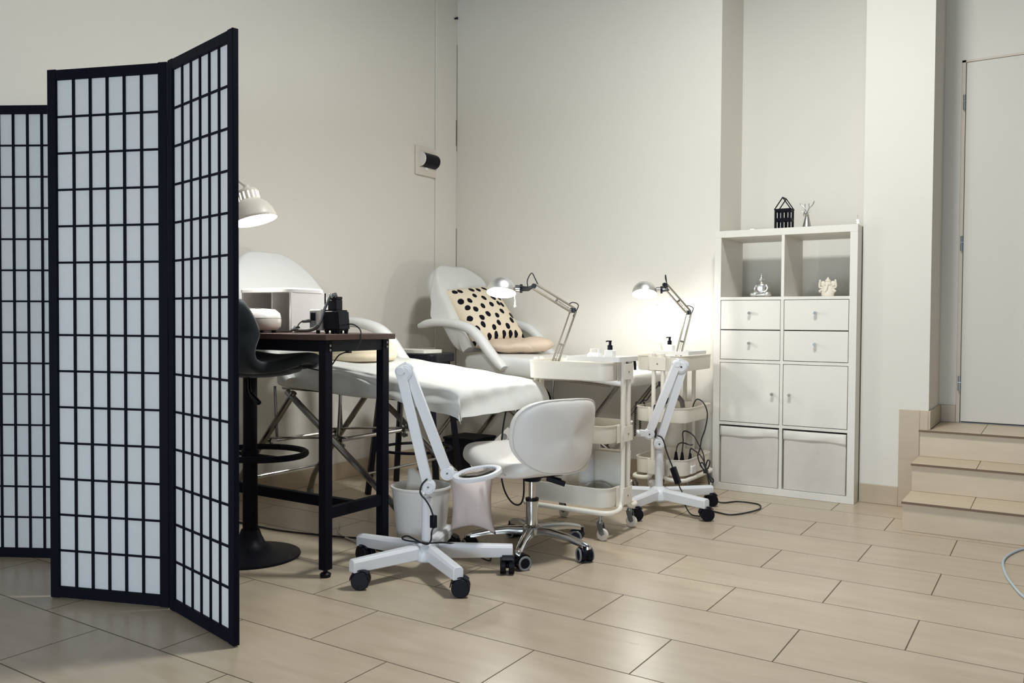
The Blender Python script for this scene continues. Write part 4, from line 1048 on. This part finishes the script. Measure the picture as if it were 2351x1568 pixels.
bm = B(); tube(bm, [(-1.80, 4.40, .527), (-1.785, 4.42, .540), (-1.765, 4.432, .536), (-1.748, 4.44, .515), (-1.742, 4.44, .48)], .014, 14, rs=[.010, .013, .015, .014, .012]); link('body', bm, M['dusty'], hs)
bm = B(); tube(bm, [(-1.804, 4.397, .523), (-1.835, 4.375, .50), (-1.85, 4.36, .43)], .012, 12); link('handle', bm, M['blackplastic'], hs)
bm = B(); cyl(bm, (-1.806, 4.396, .521), (-1.797, 4.404, .529), .0125, n=14); link('collar', bm, M['blackplastic'], hs)
for i, (x, y, lab) in enumerate(((-1.964, 4.30, 'leftmost black coiled cord hanging from the far trolley'), (-1.945, 4.325, 'middle black coiled cord hanging from the far trolley'), (-1.90, 4.19, 'straight black cord hanging beside the folded lamp arm'))):
    bm = B()
    if i < 2:
        tube(bm, smooth_path([(x+.03, y, .50), (x+.012, y, .512), (x, y, .50)], 4)+[V((x+.005*math.cos(k*1.05), y+.005*math.sin(k*1.05), .49-k*.0019)) for k in range(90)], .0026, 6)
    else:
        tube(bm, smooth_path([(-1.80, 4.20, .505), (-1.795, 4.174, .500), (-1.79, 4.170, .42), (-1.785, 4.170, .34)], 5), .007, 8)
        lab = 'thick black cord hanging behind the folded lamp arm'
    solo('coiled_cable' if i < 2 else 'hanging_cable', bm, M['cablek'], lab, 'cord', (x, y, .50), 'black cords hanging from the far trolley')
bm = B(); tube(bm, smooth_path([(-1.93, 4.36, .47), (-1.935, 4.34, .516), (-1.91, 4.33, .52), (-1.88, 4.33, .56), (-1.85, 4.34, .60), (-1.835, 4.35, .62)], 5), .0035, 8)
box(bm, (-1.845, 4.335, .598), (-1.815, 4.365, .625))
solo('charger_cable', bm, M['cablek'], 'black charger lead rising from the middle tray of the far trolley', 'cable', (-1.93, 4.36, .47))
bm = B(); tube(bm, smooth_path([(-1.66, 4.36, .47), (-1.648, 4.36, .515), (-1.622, 4.34, .540), (-1.585, 4.33, .525), (-1.562, 4.33, .47), (-1.572, 4.33, .39), (-1.592, 4.33, .33), (-1.600, 4.33, .28), (-1.612, 4.33, .24), (-1.60, 4.33, .20), (-1.575, 4.33, .16)], 6), .0035, 8)
tube(bm, smooth_path([(-1.575, 4.33, .165), (-1.600, 4.335, .19), (-1.585, 4.33, .205), (-1.565, 4.33, .17), (-1.55, 4.33, .19), (-1.545, 4.33, .215), (-1.56, 4.335, .218), (-1.568, 4.33, .17), (-1.55, 4.33, .13), (-1.53, 4.33, .105), (-1.525, 4.33, .12), (-1.54, 4.325, .135), (-1.565, 4.33, .165)], 5), .0035, 8)
box(bm, (-1.578, 4.322, .150), (-1.556, 4.338, .168))
solo('looped_cable', bm, M['cablek'], 'black cable with a tied bundle hanging on the far trolley corner', 'cable', (-1.60, 4.33, .2))
pw = thing('extension_block', 'white extension socket with three black plugs in the bottom tray', 'power strip', (-1.70, 4.33, .1415))
bm = B(); box(bm, (-1.76, 4.30, .1415), (-1.63, 4.36, .185)); link('block', bm, M['whiteplastic'], pw, bevel=.004)
for x in (-1.735, -1.70, -1.655):
    bm = B(); cyl(bm, (x, 4.33, .1852), (x, 4.33, .215), .015, .012, 14); cyl(bm, (x, 4.33, .215), (x, 4.33, .250), .011, .006, 12); link('plug', bm, M['blackplastic'], pw)
bm = B(); tube(bm, smooth_path([(-1.735, 4.33, .250), (-1.728, 4.335, .285), (-1.705, 4.34, .30), (-1.66, 4.34, .292), (-1.645, 4.345, .295)], 5), .0033, 8)
tube(bm, smooth_path([(-1.70, 4.33, .25), (-1.695, 4.33, .31), (-1.70, 4.335, .355), (-1.68, 4.335, .365), (-1.64, 4.335, .345), (-1.61, 4.335, .30), (-1.585, 4.335, .255), (-1.575, 4.335, .20)], 5), .0033, 8)
link('lead', bm, M['cablek'], pw)
bm = B()
tube(bm, smooth_path([(-1.655, 4.325, .25), (-1.648, 4.32, .275), (-1.625, 4.31, .27), (-1.59, 4.31, .245), (-1.56, 4.30, .20), (-1.535, 4.30, .10), (-1.50, 4.31, .02), (-1.47, 4.33, .005), (-1.42, 4.40, .005), (-1.355, 4.41, .005), (-1.295, 4.385, .005), (-1.268, 4.29, .005), (-1.295, 4.17, .005), (-1.345, 4.08, .005), (-1.41, 4.09, .005), (-1.47, 4.12, .005), (-1.56, 4.17, .005)], 6), .0038, 8)
solo('extension_cable', bm, M['cablek'], 'long black cable trailing in a loop on the floor before the cabinet', 'cable', (-1.40, 4.25, .005))
bm = B(); box(bm, (-1.515, 4.295, .001), (-1.490, 4.30, .050)); solo('paper_tag', bm, M['orange'], 'orange and white paper tag standing by the far trolley castor', 'tag', (-1.50, 4.30, 0))

# ------------------------------------------------------------------ cube cabinet
CX0, CX1, CY0, CY1, CH = -1.660, -.892, 4.69, 5.08, 1.468
cb = thing('cube_cabinet', 'tall white cube cabinet with open shelves, drawers and doors', 'cabinet', ((CX0+CX1)/2, (CY0+CY1)/2, 0))
o_, i_ = .038, .016
bm = B()
box(bm, (CX0, CY0, CH-o_), (CX1, CY1, CH)); box(bm, (CX0, CY0, 0.0005), (CX1, CY1, o_))
box(bm, (CX0, CY0, o_), (CX0+o_, CY1, CH-o_)); box(bm, (CX1-o_, CY0, o_), (CX1, CY1, CH-o_))
link('carcass', bm, M['cabwhite'], cb, bevel=.0012)
cw = (CX1-CX0-2*o_-i_)/2; chh = (CH-2*o_-3*i_)/4
xm = (CX0+CX1)/2
bm = B(); box(bm, (xm-i_/2, CY0+.001, o_), (xm+i_/2, CY1-.001, CH-o_)); link('divider', bm, M['cabwhite'], cb)
zrow = [o_+k*(chh+i_) for k in range(4)]
for k in range(1, 4):
    bm = B(); box(bm, (CX0+o_, CY0+.0012, zrow[k]-i_), (CX1-o_, CY1-.001, zrow[k])); link('shelf', bm, M['cabwhite'], cb)
xcol = [CX0+o_, xm+i_/2]
g = .003
def knob(p, par):
    bm = B(); cyl(bm, (p[0], p[1], p[2]), (p[0], p[1]-.010, p[2]), .004, n=10); cyl(bm, (p[0], p[1]-.010, p[2]), (p[0], p[1]-.022, p[2]), .009, .0085, 14); link('knob', bm, M['chrome'], par)
for c in range(2):
    x0, x1 = xcol[c]+g, xcol[c]+cw-g
    # two drawers
    for k in range(2):
        z0 = zrow[2]+g+k*(chh/2); z1 = zrow[2]+(k+1)*(chh/2)-g
        bm = B(); box(bm, (x0, CY0+.002, z0), (x1, CY0+.018, z1)); box(bm, (x0+.01, CY0+.018, z0+.01), (x1-.01, CY1-.03, z1-.03)); d_ = link('drawer', bm, M['cabwhite'], cb, bevel=.001)
        knob(((x0+x1)/2, CY0+.002, (z0+z1)/2+.01), d_)
    z0, z1 = zrow[1]+g, zrow[1]+chh-g
    bm = B(); box(bm, (x0, CY0+.002, z0), (x1, CY0+.018, z1)); d_ = link('door', bm, M['cabwhite'], cb, bevel=.001)
    knob(((x1-.035) if c == 0 else (x0+.035), CY0+.002, (z0+z1)/2), d_)
    # fabric storage box: lifts out, a thing of its own
    z0, z1 = zrow[0], zrow[0]+chh-.006
    ft = thing('fabric_box', 'grey canvas storage box, '+('bottom left' if c == 0 else 'bottom right')+' cube of the cabinet', 'storage box', ((x0+x1)/2, CY0+.19, z0), 0, None)
    bm = B(); box(bm, (x0+.004, CY0+.012, z0+.0008), (x1-.004, CY1-.03, z1-.006)); link('body', bm, M['fabricbox'], ft, bevel=.004)
    bm = B()
    def flap(u, v):
        zz = z1-.004-v*(.052+.004*math.sin(u*5+c*2)+.006*(u-.5)*(1 if c else -1)); return V((lerp(x0+.003, x1-.003, u), CY0+.009-.004*math.sin(v*PI)-.0025*math.sin(u*9+v*3+c)*v, zz))
    grid(bm, flap, 22, 6); link('flap', bm, M['fabricflap'], ft, solid=.003)

# things on and in the cabinet
zt = CH
hl = thing('house_lantern', 'black metal house-shaped lantern on top of the cabinet', 'lantern', (-1.302, 4.80, zt))
hx0, hx1, hy0, hy1 = -1.345, -1.258, 4.76, 4.835
bm = B()
def panel_with_windows(bm, p, du, dz, wins, th):
    """thin wall made of strips around window holes; wins: (u0,u1,z0,z1) fractions sorted on a 2x2 grid"""
    us = [0, .13, .41, .59, .87, 1]; zs_ = [0, .07, .42, .56, .90, 1]
    for i in range(5):
        for j in range(5):
            if i in (1, 3) and j in (1, 3): continue
            q = [p+du*us[i]+dz*zs_[j], p+du*us[i+1]+dz*zs_[j], p+du*us[i+1]+dz*zs_[j+1], p+du*us[i]+dz*zs_[j+1]]
            loft(bm, [q, [k+th for k in q]], True, True)
hh_ = .112
panel_with_windows(bm, V((hx0, hy0, zt)), V((hx1-hx0, 0, 0)), V((0, 0, hh_)), None, V((0, .002, 0)))
panel_with_windows(bm, V((hx0, hy1, zt)), V((hx1-hx0, 0, 0)), V((0, 0, hh_)), None, V((0, .002, 0)))
panel_with_windows(bm, V((hx0, hy0, zt)), V((0, hy1-hy0, 0)), V((0, 0, hh_)), None, V((.002, 0, 0)))
panel_with_windows(bm, V((hx1-.002, hy0, zt)), V((0, hy1-hy0, 0)), V((0, 0, hh_)), None, V((.002, 0, 0)))
link('walls', bm, M['blackmetal'], hl)
bm = B(); ap = zt+.176; xc = (hx0+hx1)/2
for y in (hy0+.002, hy1):
    for x in (hx0, hx1): beam(bm, (x, y, zt+hh_), (xc, y, ap), .005, .005)
beam(bm, (xc, hy0, ap), (xc, hy1+.002, ap), .005, .005)
for x in (hx0, hx1): beam(bm, (x, hy0, zt+hh_), (x, hy1+.002, zt+hh_), .005, .005)
beam(bm, (hx0, hy0+.002, zt+hh_), (hx1, hy0+.002, zt+hh_), .005, .005)
link('roof_frame', bm, M['blackmetal'], hl)
de = thing('deer_bust', 'shiny silver deer bust beside the black house lantern', 'figurine', (-1.178, 4.80, zt))
bm = B(); c = V((-1.178, 4.80, zt))
lathe(bm, [(.0, 0), (.030, 0), (.031, .004), (.026, .018), (.018, .045), (.013, .066), (.011, .078), (.0, .082)], c, n=24, xs=.85)
ball(bm, c+V((-.004, -.010, .083)), (.013, .016, .015), 16, 10); tube(bm, [c+V((-.004, -.018, .080)), c+V((-.006, -.034, .070)), c+V((-.006, -.038, .067))], .008, 10, rs=[.010, .0075, .005])
link('bust', bm, M['silver'], de, angle=60)
for s in (-1, 1):
    bm = B(); tube(bm, [c+V((s*.012-.004, -.006, .088)), c+V((s*.027-.004, -.006, .094))], .004, 8, rs=[.003, .0015]); link('ear', bm, M['silver'], de)
    bm = B(); tube(bm, smooth_path([c+V((s*.006-.002, -.004, .094)), c+V((s*.012, -.003, .112)), c+V((s*.026, 0, .125)), c+V((s*.036, 0, .145 if s > 0 else .138))], 4), .003, 8)
    tube(bm, smooth_path([c+V((s*.012, -.003, .112)), c+V((s*.010, -.006, .128)), c+V((s*.011, -.008, .137))], 3), .0026, 8); ball(bm, c+V((s*.036, 0, .147 if s > 0 else .139)), .0042, 8, 6)
    link('antler', bm, M['silver'], de)
bd_ = thing('meditating_figurine', 'silver cross-legged meditating figurine in the open left cube', 'figurine', (-1.425, 4.80, zrow[3]))
bm = B(); c = V((-1.425, 4.80, zrow[3]))
ball(bm, c+V((0, 0, .014)), (.058, .036, .0135), 22, 10); ball(bm, c+V((-.034, -.014, .018)), (.026, .020, .016), 14, 8); ball(bm, c+V((.034, -.014, .018)), (.026, .020, .016), 14, 8)
lathe(bm, [(.0, .015), (.028, .018), (.024, .035), (.026, .055), (.028, .068), (.020, .078), (.009, .083), (.009, .090), (.0, .092)], c, n=24, ys=.72)
for s in (-1, 1): tube(bm, smooth_path([c+V((s*.027, 0, .070)), c+V((s*.036, -.004, .052)), c+V((s*.030, -.014, .034)), c+V((s*.008, -.026, .027))], 4), .007, 8)
link('body', bm, M['silver'], bd_, angle=60)
bm = B(); ball(bm, c+V((0, -.001, .102)), (.0135, .014, .017), 18, 12); ball(bm, c+V((0, 0, .119)), .0075, 12, 8); cyl(bm, c+V((0, 0, .123)), c+V((0, 0, .139)), .004, .0012, 10)
for s in (-1, 1): ball(bm, c+V((s*.0135, .001, .098)), (.002, .003, .007), 8, 6)
ball(bm, c+V((0, -.0145, .100)), (.002, .003, .004), 8, 6)
link('head', bm, M['silver'], bd_, angle=60)
ga = thing('seated_figurine', 'small white carved figurine in the open right cube', 'figurine', (-1.063, 4.80, zrow[3]))
bm = B(); c = V((-1.063, 4.80, zrow[3]))
lathe(bm, [(.0, 0), (.030, 0), (.033, .006), (.034, .026), (.030, .045), (.024, .056), (.020, .062), (.0, .066)], c, n=22, ys=.7)
ball(bm, c+V((0, -.004, .068)), (.020, .016, .018), 16, 10); lathe(bm, [(.016, .080), (.018, .084), (.011, .092), (.006, .100), (.002, .106)], c, n=16)
tube(bm, smooth_path([c+V((0, -.018, .064)), c+V((0, -.026, .050)), c+V((-.004, -.024, .036)), c+V((-.010, -.024, .030))], 4), .006, 8)
link('body', bm, M['figwhite'], ga, angle=60)
for s in (-1, 1):
    bm = B(); ball(bm, c+V((s*.026, .0, .070)), (.014, .005, .016), 12, 8); link('ear', bm, M['figwhite'], ga)
    bm = B(); tube(bm, smooth_path([c+V((s*.028, 0, .048)), c+V((s*.042, -.004, .052)), c+V((s*.043, -.006, .068)), c+V((s*.040, -.006, .082))], 4), .0055, 8); ball(bm, c+V((s*.040, -.006, .086)), (.006, .005, .008), 10, 6); tube(bm, [c+V((s*.028, -.006, .04)), c+V((s*.042, -.012, .03)), c+V((s*.036, -.018, .026))], .0055, 8); link('arm', bm, M['figwhite'], ga)
bm = B(); tube(bm, smooth_path([(-1.60, 4.78, zt+.0025), (-1.55, 4.76, zt+.0025), (-1.50, 4.78, zt+.0025), (-1.44, 4.74, zt+.0025), (-1.40, 4.79, zt+.0025), (-1.2, 4.90, zt+.0025), (-1.02, 4.84, zt+.0025), (-.93, 4.79, zt+.0025), (-.905, 4.74, zt+.03), (-.900, 4.72, zt+.05)], 5), .0012, 6)
fl = thing('string_lights', 'thin string of tiny warm lights along the cabinet top', 'string lights', (-1.2, 4.80, zt)); link('wire', bm, M['cablewhite'], fl)
for p in ((-1.475, 4.76, zt+.006), (-1.461, 4.752, zt+.0055), (-.900, 4.72, zt+.010), (-.901, 4.72, zt+.022)):
    bm = B(); ball(bm, p, (.006, .005, .005), 10, 8); link('bulb', bm, M['bulbsoft'], fl)

# pale blue cable at the right edge
bm = B(); tube(bm, smooth_path([(-.02, 4.21, .005), (-.10, 4.18, .005), (-.150, 4.06, .005), (-.174, 3.90, .005), (-.156, 3.70, .005), (-.122, 3.54, .005), (-.085, 3.42, .005), (-.01, 3.28, .005), (.10, 3.2, .005)], 6), .0048, 10)
solo('blue_cable', bm, M['cableblue'], 'pale blue cable curving on the floor before the steps', 'cable', (-.15, 3.8, .005))

# repeats share a group
for o in COL.objects:
    if o.parent is None and 'label' in o and 'group' not in o:
        k = o.name.split('.')[0]
        g_ = {'treatment_bed': 'reclining treatment beds', 'magnifier_lamp': 'white magnifier lamps on castors', 'utility_trolley': 'white three-tier trolleys', 'desk_lamp': 'chrome desk lamps on the trolleys', 'pump_bottle': 'square pump bottles on the trolleys', 'serving_tray': 'white trays on the trolleys', 'fabric_box': 'canvas boxes in the cabinet'}.get(k)
        if g_: o['group'] = g_

# ------------------------------------------------------------------ lights
def area(name, loc, rot, size, energy, col, sy=None):
    l = bpy.data.lights.new(name, 'AREA'); l.energy = energy; l.color = col; l.shape = 'RECTANGLE' if sy else 'SQUARE'; l.size = size
    if sy: l.size_y = sy
    o = bpy.data.objects.new(name, l); o.location = loc; o.rotation_euler = rot; COL.objects.link(o); return o
WARM = (.955, .98, .965); COOL = (.74, .87, 1.0); BULB = (1.0, .99, .965)
area('ceiling_light', (-.95, 3.0, CEIL-.03), (0, 0, 0), .40, 75, WARM)
area('shop_window', (-.5, YF+.06, .70), (math.radians(90), 0, 0), 3.2, 124, COOL, .9)
area('shop_door_glass', (-3.35, -1.3, .8), (math.radians(90), 0, math.radians(-20)), 1.4, 8, COOL, 1.2)
def point(name, loc, e, col, r=.026):
    l = bpy.data.lights.new(name, 'POINT'); l.energy = e; l.color = col; l.shadow_soft_size = r
    o = bpy.data.objects.new(name, l); o.location = loc; COL.objects.link(o)
point('bulb_light_near_trolley', V((-2.215, 3.334, 1.088))+V((.14, -.32, -1)).normalized()*.036, 9, BULB)
point('bulb_light_far_trolley', V((-1.958, 4.397, 1.110))+V((.16, -.36, -1)).normalized()*.036, 6.5, BULB)
point('bulb_light_table', (-2.697, 2.291, 1.330), 9, BULB)
w = bpy.data.worlds.new('world'); scene.world = w; w.use_nodes = True
w.node_tree.nodes['Background'].inputs['Color'].default_value = (.62, .70, .80, 1); w.node_tree.nodes['Background'].inputs['Strength'].default_value = .2

# ------------------------------------------------------------------ camera
cam = bpy.data.cameras.new('camera'); co = bpy.data.objects.new('camera', cam); COL.objects.link(co)
cam.sensor_width = 36; cam.sensor_fit = 'HORIZONTAL'; cam.lens = 1948*36/2351; cam.clip_start = .05
yaw, pitch, roll = (math.radians(a) for a in (32.86, 1.42, .35))
F = V((-math.sin(yaw), math.cos(yaw), 0)); r0 = V((math.cos(yaw), math.sin(yaw), 0)); u0 = V((0, 0, 1))
f2 = F*math.cos(pitch)-u0*math.sin(pitch); u2 = F*math.sin(pitch)+u0*math.cos(pitch)
r3 = r0*math.cos(roll)+u2*math.sin(roll); u3 = -r0*math.sin(roll)+u2*math.cos(roll)
co.matrix_world = Matrix.Translation((0, 0, .955)) @ Matrix((r3, u3, -f2)).transposed().to_4x4()
scene.camera = co
vs = scene.view_settings
vs.view_transform = 'Standard'; vs.look = 'None'; vs.gamma = 1; vs.exposure = 0.0; vs.use_curve_mapping = False
